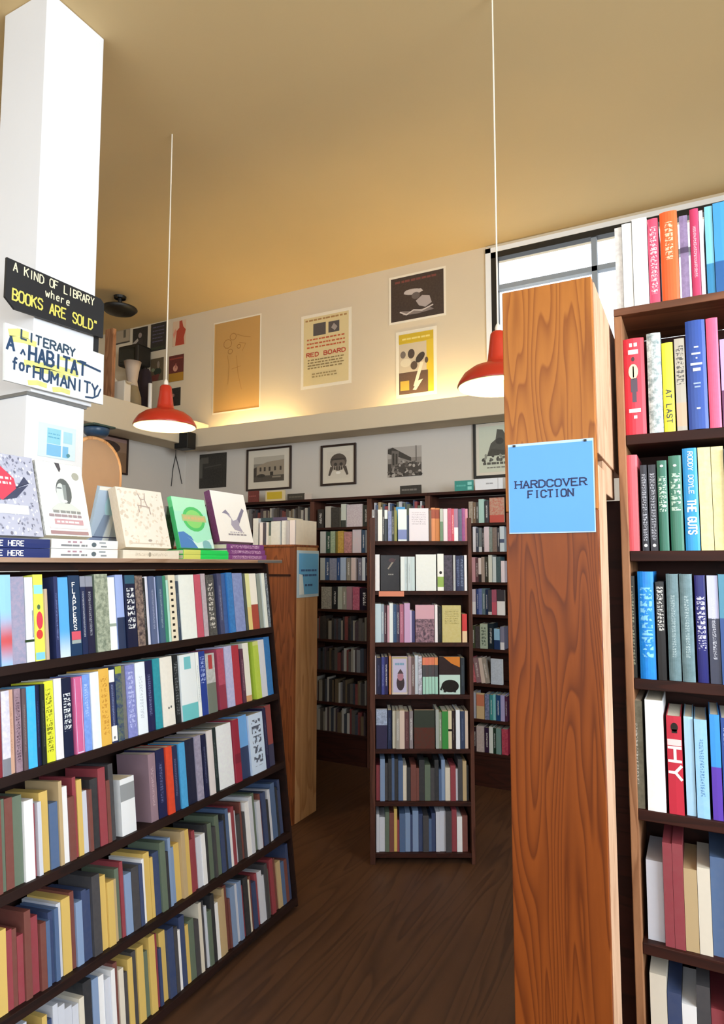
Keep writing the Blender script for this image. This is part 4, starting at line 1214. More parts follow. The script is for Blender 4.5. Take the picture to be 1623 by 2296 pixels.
# section cards on top of the wall bookcases
def top_card(px0, px1, y0, y1, c1, label, draw=None, Yp=4.93):
    fr = Frame((0, Yp, 0), X_)
    s0, v1 = fr.hit(px0, y0); s1, v0 = fr.hit(px1, y1)
    A = Art(fr, s0, s1, 2.2585, max(v1, 2.30), c1, 0, .012)
    if draw: draw(A)
    return tag(A.build('section_card'), label, 'sign', 'cards on the wall bookcases')
top_card(558, 581, 1102, 1120, '6c2420', 'dark red card on top of the corner wall bookcase', lambda A: A.dashes(.1, .8, .5, .1, '9c5048', 1, .1, .2))
top_card(597, 640, 1101, 1120, 'd8c8a0', 'yellow card with pale border on top of the corner wall bookcase', lambda A: A.rect(.08, .86, .2, .86, 'c8ac18'))
top_card(646, 683, 1108, 1118, '2a2620', 'small black card on top of the corner wall bookcase', lambda A: A.dashes(.1, .9, .4, .2, '5a5448', 1, .1, .2))
top_card(684, 700, 1108, 1118, 'c8bcb4', 'small pale card beside the black card on the wall bookcase')
top_card(898, 945, 1090, 1106, '121212', 'long black card on top of the hidden wall bookcase', lambda A: A.dashes(.08, .8, .4, .2, '6c6864', 4, .08, .2))
top_card(1020, 1062, 1079, 1100, '1c8c84', 'teal card on top of the wall bookcase by the post', lambda A: A.rect(.7, .92, .55, .85, '8cd8d0').rect(.7, .92, .12, .42, '8cd8d0').dashes(.1, .6, .45, .15, '50b0a8', 4, .08, .2))
top_card(1066, 1128, 1075, 1097, 'e4e8ee', 'white card next to the teal card on the wall bookcase', lambda A: A.dashes(.4, .7, .5, .12, 'a0a4ac', 4, .08, .2).rect(.82, .84, 0, 1, 'b0b4bc'))

# ------------------------------------------------------------------ tall post with the hardcover fiction sign
PX0, PX1, PY = -.389, -.187, 1.48
t = thing('wooden_post', 'tall honey brown plywood post carrying the blue hardcover fiction sign', 'post', ((PX0 + PX1) / 2, 1.6, 0))
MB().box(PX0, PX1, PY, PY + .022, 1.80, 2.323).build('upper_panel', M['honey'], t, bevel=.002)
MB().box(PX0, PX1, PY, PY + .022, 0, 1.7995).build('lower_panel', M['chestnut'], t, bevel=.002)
MB().box(PX0 + .004, PX1 + .001, PY + .022, 1.632, 0, 1.90).build('lower_side', M['edge'], t, bevel=.002)
MB().box(PX0 + .004, PX1 + .003, PY + .022, 1.97, 1.925, 2.318).build('upper_box', M['edge'], t, bevel=.002)
MB().box(PX0 + .03, PX1 - .002, 1.61, 1.84, 1.85, 1.925).build('bracket_block', M['edge'], t, bevel=.002)
MB().box(-.30, -.1725, 1.86, 1.885, 0, 1.85).build('back_board', M['dark'], t)
PFr = Frame((0, PY, 0), X_)
sx0, sv1 = PFr.hit(1141, 1003); sx1, sv0 = PFr.hit(1334, 1189)
t = thing('hardcover_sign', 'blue sign reading hardcover fiction on the tall wooden post', 'sign', PFr.pt(sx0, sv0))
sv0 = 1.752; sv1 = 1.950
MB().fbox(PFr, sx0 - .002, sx1 + .002, sv0 - .003, sv1 + .006, 0, .003).build('holder', M['acryl'], t)
cd = MB().fbox(PFr, sx0, sx1, sv0, sv1, .003, .0042).build('card', M['bluecard'], t)
mb = MB()
for txt, p0, p1, yb, yt in (('HARDCOVER', (1157, 1095), (1315, 1088), 1095, 1073), ('FICTION', (1185, 1117), (1286, 1112), 1117, 1096)):
    a0, b0 = PFr.hit(*p0); a1, b1 = PFr.hit(*p1)
    letter_parts(cd, 'ink', PFr, txt, a0, (b0 + b1) / 2, .0158, width=a1 - a0, stroke=.2, serif=True, d=.0046)
for x in (sx0 + .01, sx1 - .018): MB().fbox(PFr, x, x + .006, sv1 - .001, sv1 + .004, .003, .006).build('screw', M['black'], t)

# ------------------------------------------------------------------ hardcover bookcase (right)
HF = Frame((0, 1.78, 0), X_)
HX0, HX1 = -.171, .78
HB = [2.33, 2.013, 1.713, 1.393, 1.075, .76, .44, .12]
t = thing('hardcover_bookcase', 'brown bookcase of hardcovers standing next to the tall post', 'bookcase', (.3, 1.9, 0))
for x in (HX0, HX1 - .02): MB().box(x, x + .019, 1.78, 2.03, 0, 2.33).build('side_panel', M['midwood'], t, bevel=.002)
for k, z in enumerate(HB): MB().box(HX0 + (.0 if k == 0 else .0195), HX1 - (0 if k == 0 else .0205), 1.778 if k == 0 else 1.785, 2.02, z - .026 if k else z + .0005 - .0, z if k else z + .02).build('shelf', M['midshelf' if k == 0 else 'dark'], t, bevel=.0015)
HB[0] = 2.3505
MB().box(HX0 + .0195, HX1 - .0205, 2.02, 2.03, 0.02, 2.33).build('back_panel', M['dark'], t)
GH = 'books on the hardcover bookcase'
HP = ['on top of the hardcover bookcase'] + ['on the %s shelf of the hardcover bookcase' % o for o in ORD]
book_row(HF, HB[0], (1380, 650, 1623, 640), '''
1381 1397 .92 e8e6e2 807c84 b0a8ac m5 | white mottled hardcover
1398 1420 .93 f0f2f0 - - - | plain white hardcover
1421 1455 .95 f0efea - - - | wide ivory hardcover
1456 1480 .92 cc4c6c f4d0d8 d8607c T,R | pinkish red hardcover
1484 1524 .95 f0602c f8c8a8 e05420 s,R | thick orange hardcover
1528 1547 .88 9480a8 d0c4dc 4c3c5c b.55:.62,m4 | violet hardcover
1552 1572 .92 c03460 f4ccd8 - t,R | crimson hardcover
1573 1582 .90 f0d8e0 - - - | thin pink white hardcover
1586 1604 .92 7cc4dc c8ecf4 2c84b4 b-.1:.35 | light blue hardcover
1605 1640 .93 3c94d0 b0dcf0 1c5c9c b-.1:.35 | strong blue hardcover
1641 1660 .9 e0e0e0 6c6c6c - T | pale grey hardcover
''', HP[0], GH, .25, .16, name='hardcover_book')
r = book_row(HF, HB[1], (1400, 850, 1623, 850), '''
1399 1446 .895 e2364a f6e8e4 e2364a R | thick red hardcover with small figure
1452 1484 .915 788c90 2c3440 e4eef0 m9,R | speckled grey and white hardcover
1485 1511 .81 e4e43c 4c5010 d0d434 R | yellow hardcover titled at last
1514 1537 .83 b0aa9c 3c3c3c d0a88c b.05:.3,L.5:.92 | grey beige hardcover
1540 1585 .97 20489c d0dcf0 1c3c8c R | thick royal blue hardcover
1587 1614 .97 f45c84 f8a8bc e84c74 m3,R | hot pink hardcover
1617 1640 .78 b4a8e0 5c2c5c 5c2454 b-.1:.42 | lilac hardcover with plum foot
1641 1672 .85 2c3c44 c8d0d0 - T | charcoal hardcover
''', HP[1], GH, .285, .16, name='hardcover_book')
def WH(k): return max(v.co.z for v in r[k].data.vertices), max(v.co.x for v in r[k].data.vertices) * 2
h_, w_ = WH(0)
patch(r[0], [('r', -.010, -.003, .232, .242, 'f6dce0'), ('r', .001, .009, .232, .242, 'f6dce0'), ('r', -.013, .011, .212, .224, 'f6e0e2'),
             ('e', -.002, .199, .004, .006, '3c2028'), ('e', -.002, .166, .0115, .02, 'e8e4b8'), ('r', -.0035, -.0005, .15, .18, '3c4048'), ('r', -.009, .007, .112, .148, '4a3a4c'), ('r', -.006, .004, .085, .112, '4a3a4c'),
             ('r', -.015, .013, .058, .068, 'f8e4e4'), ('r', -.004, .004, .042, .050, 'f8e4e4')], d=.0065)
spine_text(r[2], 'AT LAST', -.006, .108, .012, M['ink'], 'down', width=.085, bulge=.0045)
bl = r[4]
patch(bl, [('r', -.004, .006, .205, .209, 'c0cce4'), ('r', -.010, .010, .188, .193, 'c0cce4'), ('r', -.001, .003, .177, .181, 'c0cce4'), ('r', -.013, .013, .161, .167, 'c0cce4'), ('r', -.008, .009, .146, .154, 'd8e0f0'), ('r', -.008, .008, .113, .117, '90a8d0'), ('r', -.006, .007, .104, .108, '90a8d0'), ('r', -.003, .005, .050, .054, 'e8eef8')], d=.0065)
r = book_row(HF, HB[2], (1400, 1120, 1623, 1120), '''
1404 1431 .905 e0606c f4b8bc d8545c m2,R | salmon red hardcover
1437 1452 .80 20202c b4b8c4 - T | black hardcover with grey lettering
1455 1472 .80 20202c b4b8c4 - T | black hardcover with grey lettering
1475 1497 .83 2c6c58 c4dccc 286050 L.42:.82,R | dark green hardcover
1501 1530 .87 34745e c4dccc 306858 L.42:.82,R | wider dark green hardcover
1533 1566 .93 1c94d8 d0f0fa 1886c8 R | blue hardcover titled the guts
1568 1597 .93 f0e6a8 d8b860 e4d488 m6 | pale yellow hardcover
1598 1626 .93 f0e6a8 d8b860 e4d488 m6 | pale yellow hardcover
1627 1655 .9 2c3450 c8ccd8 - T | navy hardcover
''', HP[2], GH, .275, .16, name='hardcover_book')
spine_text(r[5], 'RODDY DOYLE', -.004, .246, .0105, Wt, 'down', width=.105, bulge=.0042)
spine_text(r[5], 'THE GUTS', -.008, .126, .0175, Wt, 'down', width=.085, stroke=.2, bulge=.0042)
for k in (1, 2): patch(r[k], [('e', 0, .014, .004, .004, 'f4f4f4')])
for k in (3, 4): patch(r[k], [('e', 0, .214, .004, .003, 'f0f4ec')], d=.0045)
r = book_row(HF, HB[3], (1400, 1400, 1623, 1400), '''
1406 1425 .90 1a1c18 8c9078 - T | black hardcover with olive lettering
1432 1468 .94 168ce8 8cd4fa 1060c0 m3,L.2:.85,R | vivid blue hardcover
1472 1491 .85 141416 d8d8d4 4c4c4c L.5:.95 | black hardcover with bold white stripes
1496 1524 .92 6c8890 a8bcc0 506c70 m6,t,R | grey teal hardcover
1526 1555 .92 6c8890 a8bcc0 506c70 m6,t,R | grey teal hardcover
1560 1585 .91 14186c d4d4e8 101050 L.3:.8,R | deep navy hardcover
1588 1613 .91 3c4054 d0d4e0 c4c8ec b.6:1,t | dark hardcover with lilac upper half
1614 1646 .92 4c8ca8 d0e4c8 30508c b-.1:.6 | teal and blue hardcover
''', HP[3], GH, .285, .16, name='hardcover_book')
r = book_row(HF, HB[4], (1400, 1640, 1623, 1640), '''
1405 1441 .92 6c6858 b8b4ac 4c4838 m7,t | olive grey hardcover
1447 1488 .94 f0f2f4 d8dcd4 e4e4d8 m3 | thick white hardcover
1494 1528 .82 c02c40 f0c8cc c02c40 - | red hardcover with black silhouette
1533 1554 .82 a8d4f0 d4ecfa c0e0f4 m2 | pale blue hardcover
1556 1585 .81 90c4f0 4c7cac b4d8f4 m3,t | light blue hardcover
1591 1614 .86 3c94e0 b4a4e8 5c3cac b-.1:.5 | blue and purple hardcover
1616 1645 .84 2c4c94 a8b8dc - T | dark blue hardcover
''', HP[4], GH, .285, .16, name='hardcover_book')
spine_text(r[2], 'HY', -.0135, .158, .027, Wt, 'down', width=.075, stroke=.24)
patch(r[2], [('r', -.0155, .0155, .163, .178, 'ecd4d4'), ('e', .001, .207, .008, .011, '141010'), ('r', -.005, .007, .193, .202, '141010')])
for k, v in enumerate(HB[1:]): stuff_row(STUFF, HF, [.116, .108, .098, .09, -.14, -.14, -.14][k], .75, v, .285, .16, 120 + k, .015, .02, .04)
stuff_row(STUFF, HF, .125, .77, HB[0], .25, .16, 140, .015, .02, .04)
so = tag(STUFF.build('remaining_books', print_mat('book_cloth', .5, .1), None, colors=True), 'remaining closely packed books filling the other shelves', 'books', kind='stuff')

# ------------------------------------------------------------------ pendant lamps
def lamp(P, label):
    t = thing('pendant_lamp', label, 'lamp', P, 'red pendant lamps')
    x, y, z = P
    prof = [(.182, -.003), (.183, .004), (.176, .02), (.155, .052), (.12, .078), (.075, .094), (.052, .102), (.047, .125), (.039, .19), (.034, .235), (.026, .245), (.012, .247)]
    sh = MB().lathe(P, prof).build('shade', M['red'], t, smooth=True)
    MB().lathe(P, [(max(r_ - .004, .006), q - .003) for r_, q in prof[:8]][::-1]).build('liner', M['cream'], sh, smooth=True)
    MB().lathe(P, [(.012, .245), (.014, .262), (.010, .275), (.004, .285)], 16).build('cap', M['cord'], t, smooth=True)
    MB().tube([(x, y, z + .28), (x, y, CEIL)], .0038, 8).build('cord', M['cord'], t)
    b = MB().lathe(P, [(.0, .015), (.018, .02), (.03, .04), (.03, .055), (.018, .085), (.015, .11)], 20).build('bulb', M['bulb'], t, smooth=True)
    l = bpy.data.lights.new('bulb_light', 'POINT'); l.energy = 12; l.color = (1, .78, .45); l.shadow_soft_size = .03
    o = bpy.data.objects.new('bulb_light', l); col.objects.link(o); o.parent = t; o.location = (0, 0, .0)
lamp(Vector((-2.786, 2.838, 2.50)), 'red enamel pendant lamp hanging before the corner ledge')
lamp(Vector((-.753, 2.785, 2.47)), 'red enamel pendant lamp partly behind the tall wooden post')

# tube lights lying in the trough on the far wall
for x0, x1, lab in ((-4.22, -3.38, 'lit tube lamp in the trough under the brown poster'), (-2.35, -1.30, 'lit tube lamp in the trough under the yellow poster')):
    t = thing('tube_lamp', lab, 'lamp', ((x0 + x1) / 2, 5.0, 2.86))
    MB().box(x0, x1, 4.98, 5.03, 2.86, 2.885).build('thin_strip', M['white'], t)
    MB().tube([(x0 + .02, 5.005, 2.905), (x1 - .02, 5.005, 2.905)], .014, 10).build('tube', M['tube'], t, smooth=True)

# ------------------------------------------------------------------ posters and pictures
UF = Frame((0, YF, 0), X_)
def rect_px(fr, q):           # corner pixels TL TR BR BL -> averaged rectangle
    h = [fr.hit(*p) for p in q]
    return (h[0][0] + h[3][0]) / 2, (h[1][0] + h[2][0]) / 2, (h[2][1] + h[3][1]) / 2, (h[0][1] + h[1][1]) / 2
def poster(q, bgc, label, draw, fr=UF, name='poster', cat='poster', group=None, d=.002, border=0.0):
    s0, s1, v0, v1 = rect_px(fr, q)
    b = border
    A = Art(fr, s0 - b, s1 + b, v0 - b, v1 + b, 'ece2cc' if b else bgc, d, .002)
    if b: A.r = (s0, s1, v0, v1); A.rect(0, 1, 0, 1, bgc)
    draw(A)
    return tag(A.build(name), label, cat, group)
def d1(A):
    br = '9c6c2c'
    for cx_, cy_, r_ in ((.3, .75, .09), (.42, .82, .07), (.36, .66, .05), (.55, .70, .04)):
        A.line([(cx_ + r_ * math.cos(k * .7), cy_ + r_ * .55 * math.sin(k * .7)) for k in range(10)], .006, br)
    for pts in ([(.5, .84), (.66, .80), (.80, .78)], [(.56, .74), (.7, .72), (.62, .64)], [(.3, .62), (.34, .5), (.32, .3)], [(.5, .6), (.54, .4), (.62, .22)], [(.4, .46), (.6, .48)]): A.line(pts, .005, 'a87834')
    A.rect(.0, 1, .0, .012, 'a87a38').rect(0, .02, .0, 1, 'd8ac68')
poster([(484, 724), (585, 710), (580, 914), (477, 926)], 'c29654', 'tall brown paper poster with faint drawing above the lit ledge', d1, border=.014)
def d2(A):
    A.dashes(.04, .96, .945, .025, 'a87c48', 1, .05, .1).rect(.22, .50, .72, .90, '4a4446').rect(.56, .80, .73, .89, '4a4446').poly([(.68, .86), (.76, .8), (.7, .75), (.62, .8)], '9c928c')
    for k, y in enumerate((.66, .60, .545)): A.dashes(.08, .92, y, .022, 'c0542c', 3 + k, .03, .08)
    A.text('RED BOARD', .07, .42, .86, .055, 'b8341c', stroke=.24)
    for k, y in enumerate((.36, .32, .28, .24)): A.dashes(.10, .90, y, .018, '8c7448', 13 + k, .03, .09)
    for k, y in enumerate((.15, .11)): A.dashes(.2, .75, y, .02, 'a08858', 23 + k, .03, .07)
poster([(683, 714), (783, 698), (781, 852), (679, 868)], 'dcc894', 'cream letterpress poster reading red board with two photographs', d2, border=.03)
def d3(A):
    A.dashes(.08, .92, .87, .05, '6c302c', 2, .05, .1).ell(.42, .62, .17, .07, 'b0a49c', -.05).poly([(.25, .60), (.5, .55), (.62, .60), (.58, .66), (.3, .68)], 'c0b4ac').ell(.48, .52, .08, .08, '5c5250').poly([(.48, .40), (.6, .50), (.74, .46), (.78, .30), (.66, .22), (.54, .28)], 'a89c98').poly([(.2, .22), (.4, .18), (.75, .20), (.82, .14), (.5, .1), (.24, .12)], '7c706c').line([(.18, .2), (.3, .12), (.44, .2), (.6, .16), (.8, .24)], .012, 'c8bcb4')
poster([(877, 629), (995, 601), (995, 703), (877, 724)], '2c1c18', 'dark brown poster with pale hatted figure high on the wall', d3, border=.02)
def d4(A):
    A.rect(.0, .80, .0, .84, 'c8b89c').rect(.0, .84, .0, .36, '5a4030').ell(.36, .66, .1, .08, '3c302c').ell(.12, .66, .08, .06, '6c6058').ell(.62, .58, .14, .07, '2c2420', .4).ell(.2, .52, .16, .07, 'd8ccb0').ell(.44, .46, .1, .07, '4c3c30').poly([(.42, .12), (.62, .5), (.72, .5), (.5, .1)], 'e4d8bc').rect(.04, .3, .06, .22, 'c0a03c').poly([(.4, .06), (.56, .2), (.7, .22), (.5, .05)], 'e8dcc0').ell(.80, .52, .05, .05, '4c3c30').rect(0, 1, .86, 1, 'c8a818').dashes(.1, .9, .9, .03, 'e4d078', 3, .08, .2)
poster([(895, 750), (977, 741), (968, 877), (895, 886)], 'd4b424', 'yellow bordered poster with crowded photograph above the lit ledge', d4, border=.03)
LWF2 = Frame((0, YF, 0), X_)
def framed(q, label, draw, moulding=.018, mount='mount', bgc='8a8478', name='framed_picture', inner=.16, fr=UF, mat='framewood'):
    s0, s1, v0, v1 = rect_px(fr, q)
    t = thing(name, label, 'picture', fr.pt((s0 + s1) / 2, v0))
    m_ = moulding
    MB().fbox(fr, s0, s0 + m_, v0, v1, 0.001, .02).fbox(fr, s1 - m_, s1, v0, v1, .001, .02).fbox(fr, s0 + m_, s1 - m_, v0, v0 + m_, .001, .02).fbox(fr, s0 + m_, s1 - m_, v1 - m_, v1, .001, .02).build('frame', M[mat], t, bevel=.003)
    MB().fbox(fr, s0 + m_, s1 - m_, v0 + m_, v1 - m_, .001, .007).build('mount', M[mount], t)
    i = inner * min(s1 - s0, v1 - v0) + m_
    A = Art(fr, s0 + i, s1 - i, v0 + i, v1 - i, bgc, .007, .001); draw(A); A.build('photograph', t)
    return t
def p1(A):
    A.rect(0, 1, .72, 1, 'b8b0a0').poly([(.1, .25), (.1, .62), (.45, .78), (1, .84), (1, .25)], '9a8c78').rect(0, 1, 0, .24, '4a4238').poly([(0, .2), (0, .55), (.1, .6), (.1, .2)], '38302a')
    for x in (.2, .34, .5, .68, .86): A.rect(x, x + .06, .42, .58, '3a322a')
    A.rect(.55, .65, .24, .38, '2a241e').ell(.25, .24, .14, .07, '2c2620').rect(.62, .9, .14, .2, '8c8272')
framed([(554, 1007), (656, 1001), (653, 1096), (555, 1102)], 'framed old photograph of a corner building in a brown frame', p1)
def p2(A):
    A.ell(.5, .62, .36, .3, '4a4038').ell(.5, .55, .3, .18, '6c6056').rect(.2, .8, .68, .74, '2a2420').ell(.38, .52, .07, .06, '2a2420').ell(.62, .52, .07, .06, '2a2420').poly([(.16, .45), (.06, .12), (.14, .1), (.3, .4)], '4a4038').poly([(.84, .45), (.94, .12), (.86, .1), (.7, .4)], '4a4038').ell(.5, .36, .2, .08, '342c26').ell(.5, .2, .1, .05, 'f0ebe0')
    for k in range(5): A.rect(.28 + k * .1, .31 + k * .1, .3, .46, 'a89c8c')
framed([(720, 1000), (800, 993), (799, 1085), (721, 1091)], 'small framed ink drawing of a round figure in a dark frame', p2, bgc='d6cdbd', inner=.12, moulding=.02)
def p3(A):
    A.rect(.0, 1, .62, 1, 'b0a8a0').poly([(0, .95), (.15, 1), (.7, .62), (.7, .5), (.0, .8)], '34302c').rect(0, 1, 0, .45, '3c3632').speck(60, .02, .98, .02, .5, ['8c847c', '1c1816', 'b0a8a0', '5c544e'], .02, .06, 4).poly([(.1, .3), (.3, .4), (.34, .85), (.12, .9)], '6c645e').rect(.14, .2, .4, .8, '2c2824').rect(.24, .29, .42, .78, '2c2824').line([(.85, 1), (.85, .5)], .008, '4c4640')
poster([(870, 1006), (945, 997), (945, 1066), (870, 1071)], '8c847c', 'unframed grey photograph of a street crowd on the lower wall', p3, d=.002)
def p4(A):
    A.poly([(.2, .35), (.3, .62), (.42, .7), (.46, .92), (.6, .9), (.72, .7), (.9, .55), (.9, .4)], '4a4a42').ell(.52, .66, .1, .07, '2c2c28').poly([(.2, .35), (.9, .35), (.9, .42), (.3, .5)], '383830').speck(26, .1, .95, .24, .36, ['5c5c54', '8c8c80', '3c3c36'], .02, .06, 4).dashes(.1, .9, .16, .05, '4c4c44', 3, .06, .14).dashes(.2, .8, .08, .03, '7c7c70', 4, .05, .1)
s_ = UF.hit(1062, 1000)[0]
framed([(1061, 946), (1178, 936), (1178, 1066), (1063, 1075)], 'large black framed print hanging on the lower wall by the post', p4, bgc='ccd0bc', inner=.06, moulding=.022, mat='black')
def p5(A): A.rect(.0, 1, .55, 1, '1c1a16').rect(.06, .34, .72, .9, '4a463e').rect(0, .12, .3, .86, '4c4a42').ell(.5, .3, .3, .2, '0c0c0a').line([(.2, .6), (.8, .66)], .01, '3c3a34')
poster([(447, 1020), (508, 1014), (508, 1092), (448, 1096)], '100f0c', 'nearly black picture panel on the lower wall near the corner', p5, name='picture_panel', cat='picture', d=.002)
# picture on the left wall under the parapet
LWL = Frame((XL, 0, 0), Y_)
def p6(A): A.rect(0, 1, 0, .6, '7c5c40').ell(.45, .72, .35, .18, '2c1410').ell(.6, .34, .1, .05, '3c240c').rect(.0, 1, .9, 1, '94746c')
framed([(205, 968), (286, 984), (284, 1058), (205, 1062)], 'brown picture in a thin dark frame on the wall under the parapet', p6, bgc='8c6c54', inner=.0, moulding=.016, fr=LWL)

# upper corner posters on the far wall above the loft
GP = 'posters above the loft'
def dk1(A): A.ell(.5, .7, .12, .1, '8c7c74').rect(.3, .7, .1, .55, '241c1c').poly([(.05, .3), (.4, .5), (.35, .6), (.02, .45)], 'a89c90')
poster([(298, 739), (331, 731), (331, 791), (298, 794)], '14100e', 'black photo poster with pale face above the loft', dk1, group=GP)
def dk2(A):
    for k in range(5): A.dashes(.12, .88, .84 - k * .13, .04, '4c4860', k, .1, .25)
    A.rect(.05, .95, .04, .14, '26301c')
poster([(339, 728), (373, 721), (372, 784), (338, 788)], '100e12', 'black poster with rows of faint violet lettering above the loft', dk2, group=GP)
def dk3(A): A.poly([(.2, .02), (.9, .02), (.86, .3), (1, .6), (.8, .74), (.7, 1), (.5, .98), (.5, .72), (.3, .6)], 'b03c24').poly([(.1, .3), (.3, .6), (.2, .7), (.02, .5)], 'd88c74')
poster([(388, 722), (417, 717), (417, 773), (388, 777)], 'd8b898', 'pale poster with red silhouette above the loft', dk3, group=GP)
def dk4(A): A.ell(.55, .4, .3, .16, '1c2c1c').ell(.6, .7, .1, .16, '8c7c6c').poly([(0, 0), (.6, 0), (.7, .3), (.1, .25)], '6c2c24').ell(.2, .5, .14, .08, '7c8464')
poster([(338, 806), (367, 801), (367, 852), (338, 856)], '5c4c34', 'olive poster with dark green figure above the loft', dk4, group=GP)
def dk5(A): A.rect(0, 1, 0, .32, 'a87818').ell(.45, .5, .16, .12, 'c88c74').rect(.06, .94, .84, .9, '8c3424').rect(.44, .52, .5, .68, 'a85c50')
poster([(379, 800), (412, 793), (412, 853), (379, 857)], '5c1410', 'dark red poster with mustard base above the loft', dk5, group=GP)
def dk6(A): A.ell(.3, .6, .12, .1, '9c6c60').rect(.0, .4, .0, .4, '3c1010')
poster([(382, 872), (405, 868), (405, 908), (382, 912)], '0e0c0c', 'small black poster low on the wall beside the lamp', dk6, group=GP)
def dk7(A): A.rect(.06, .94, .14, .92, 'a8967c').rect(.0, .14, .0, 1, '4c2c1c').rect(.62, .76, .4, .95, '5c5444').rect(0, 1, 0, .1, '3c342c')
poster([(254, 745), (292, 736), (292, 768), (254, 774)], '9c8c74', 'tan framed print with dark edge above the loft', dk7, group=GP)
poster([(312, 812), (330, 808), (330, 842), (312, 846)], '1a1412', 'small dark photo poster between the loft objects', lambda A: A.ell(.5, .6, .2, .2, '4c3c34'), group=GP)

# ------------------------------------------------------------------ things stored on the loft
def loft(px, py, Yp): return onY(px, py, Yp)
LZ = 2.80
def at(px, Yp): return onY(px, 860, Yp).x
# dark monitor, carton, sack, coat stand, plank
x0, x1 = at(262, 4.9), at(306, 4.9)
t = thing('old_monitor', 'black boxy monitor stored on the loft behind the parapet', 'monitor', ((x0 + x1) / 2, 4.95, LZ))
zb_, zt_ = onY(290, 817, 4.9).z, onY(290, 772, 4.9).z
MB().box(x0, x1, 4.9, 5.10, zb_, zt_).build('casing', M['black'], t, bevel=.02)
MB().box(x0 + .04, x1 - .04, 4.893, 4.902, zb_ + .04, zt_ - .04).build('screen', plain('dark_screen', '0c1210', .15), t, bevel=.004)
MB().box((x0 + x1) / 2 - .05, (x0 + x1) / 2 + .05, 4.95, 5.05, LZ + .02, zb_).build('stem', M['black'], t)
MB().box((x0 + x1) / 2 - .14, (x0 + x1) / 2 + .14, 4.9, 5.10, LZ, LZ + .02).build('foot', M['black'], t, bevel=.006)
x0, x1 = at(251, 4.35), at(279, 4.35); zt_ = onY(265, 850, 4.35).z
t = thing('carton', 'open white carton on the loft just behind the parapet', 'box', ((x0 + x1) / 2, 4.45, LZ))
MB().box(x0, x1, 4.35, 4.43, LZ, zt_ - .02).build('body', M['mount'], t, bevel=.004)
mb = MB(); mb.poly([(x0, 4.35, zt_ - .02), (x0 + .02, 4.43, zt_ - .02), (x0 - .05, 4.43, zt_ + .05), (x0 - .06, 4.35, zt_ + .045)]); mb.poly([(x1, 4.35, zt_ - .02), (x1, 4.43, zt_ - .02), (x1 + .05, 4.43, zt_ - .05), (x1 + .06, 4.35, zt_ - .06)])
mb.build('flap', M['mount'], t)
xc = at(296, 4.57); zt_ = onY(296, 812, 4.57).z
t = thing('canvas_sack', 'khaki canvas sack with pale neck standing on the loft', 'bag', (xc, 4.57, LZ))
H_ = zt_ - LZ
MB().lathe((xc, 4.57, LZ), [(.0, 0), (.08, 0), (.1, .05), (.1, H_ * .35), (.09, H_ * .6), (.06, H_ * .72)], 18).build('body', plain('khaki_canvas', '8a7a5c', .8, var=.3, scale=12, bump=.3), t, smooth=True)
MB().lathe((xc, 4.57, LZ), [(.06, H_ * .72), (.05, H_ * .78), (.065, H_ * .9), (.085, H_), (.05, H_ * .97), (.02, H_ * .85)], 18).build('neck', plain('pale_canvas', 'b4a494', .8, var=.2, scale=12), t, smooth=True)
xc = at(324, 4.92); zt_ = onY(324, 825, 4.92).z; H_ = zt_ - LZ
t = thing('draped_coat', 'dark plum coat draped over a stand on the loft', 'coat', (xc, 4.92, LZ))
MB().tube([(xc, 4.92, LZ), (xc, 4.92, zt_)], .012, 8).build('stand', M['black'], t)
mb = MB(); n = 22
prof = [(.05, H_ * .98), (.08, H_ * .93), (.10, H_ * .8), (.095, H_ * .55), (.1, H_ * .2), (.105, .04)]
rings = []
for r_, z_ in prof:
    rings.append(len(mb.v)); mb.v += [Vector((xc + r_ * (1 + .12 * math.cos(5 * q * 2 * math.pi / n)) * math.cos(q * 2 * math.pi / n), 4.92 + r_ * .6 * (1 + .12 * math.cos(5 * q * 2 * math.pi / n)) * math.sin(q * 2 * math.pi / n), LZ + z_)) for q in range(n)]
for a, b in zip(rings, rings[1:]):
    for q in range(n): mb.f.append((a + q, b + q, b + (q + 1) % n, a + (q + 1) % n)); mb.c.append((1, 1, 1))
mb.build('cloth', plain('plum_cloth', '2a1c24', .9, var=.3, scale=15), t, smooth=True)
x0 = at(232, 4.25); x1 = at(250, 4.25)
zt_ = onY(240, 738, 4.25).z
t = thing('leaning_plank', 'pale wooden plank standing upright on the loft', 'plank', (x0, 4.3, LZ))
MB().box(x0, x1, 4.25, 4.29, LZ, zt_).build('board', M['midwood'], t, bevel=.004)
MB().box(x0 + .01, x1 - .01, 4.245, 4.25, LZ + .1, LZ + .16).build('cross_cleat', M['redwood'], t)
xb = at(337, 4.8); t = thing('paper_roll', 'white rolled paper standing against the plum coat', 'roll', (xb, 4.8, LZ))
MB().lathe((xb, 4.8, LZ), [(.0, 0), (.02, 0), (.02, onY(337, 860, 4.8).z - LZ), (.012, onY(337, 860, 4.8).z - LZ), (.012, .03)], 14).build('roll', M['white'], t, smooth=True)
MB().lathe((xb, 4.8, LZ), [(.0212, .12), (.0212, .135)], 14).build('band', M['black'], t)

# black ceiling lamp over the loft
P = onZ(268, 700, CEIL - .16)
t = thing('ceiling_lamp', 'black dish ceiling lamp above the loft', 'lamp', P)
MB().lathe(P, [(.0, -.02), (.05, -.018), (.14, .0), (.17, .03), (.165, .04), (.1, .05), (.03, .07)], 28).build('dish', M['black'], t, smooth=True)
MB().tube([P + Vector((0, 0, .06)), (P.x, P.y, CEIL)], .02, 10).build('stem', M['black'], t)
MB().lathe((P.x, P.y, CEIL), [(.055, -.025), (.06, 0)], 20).build('rose', M['black'], t)

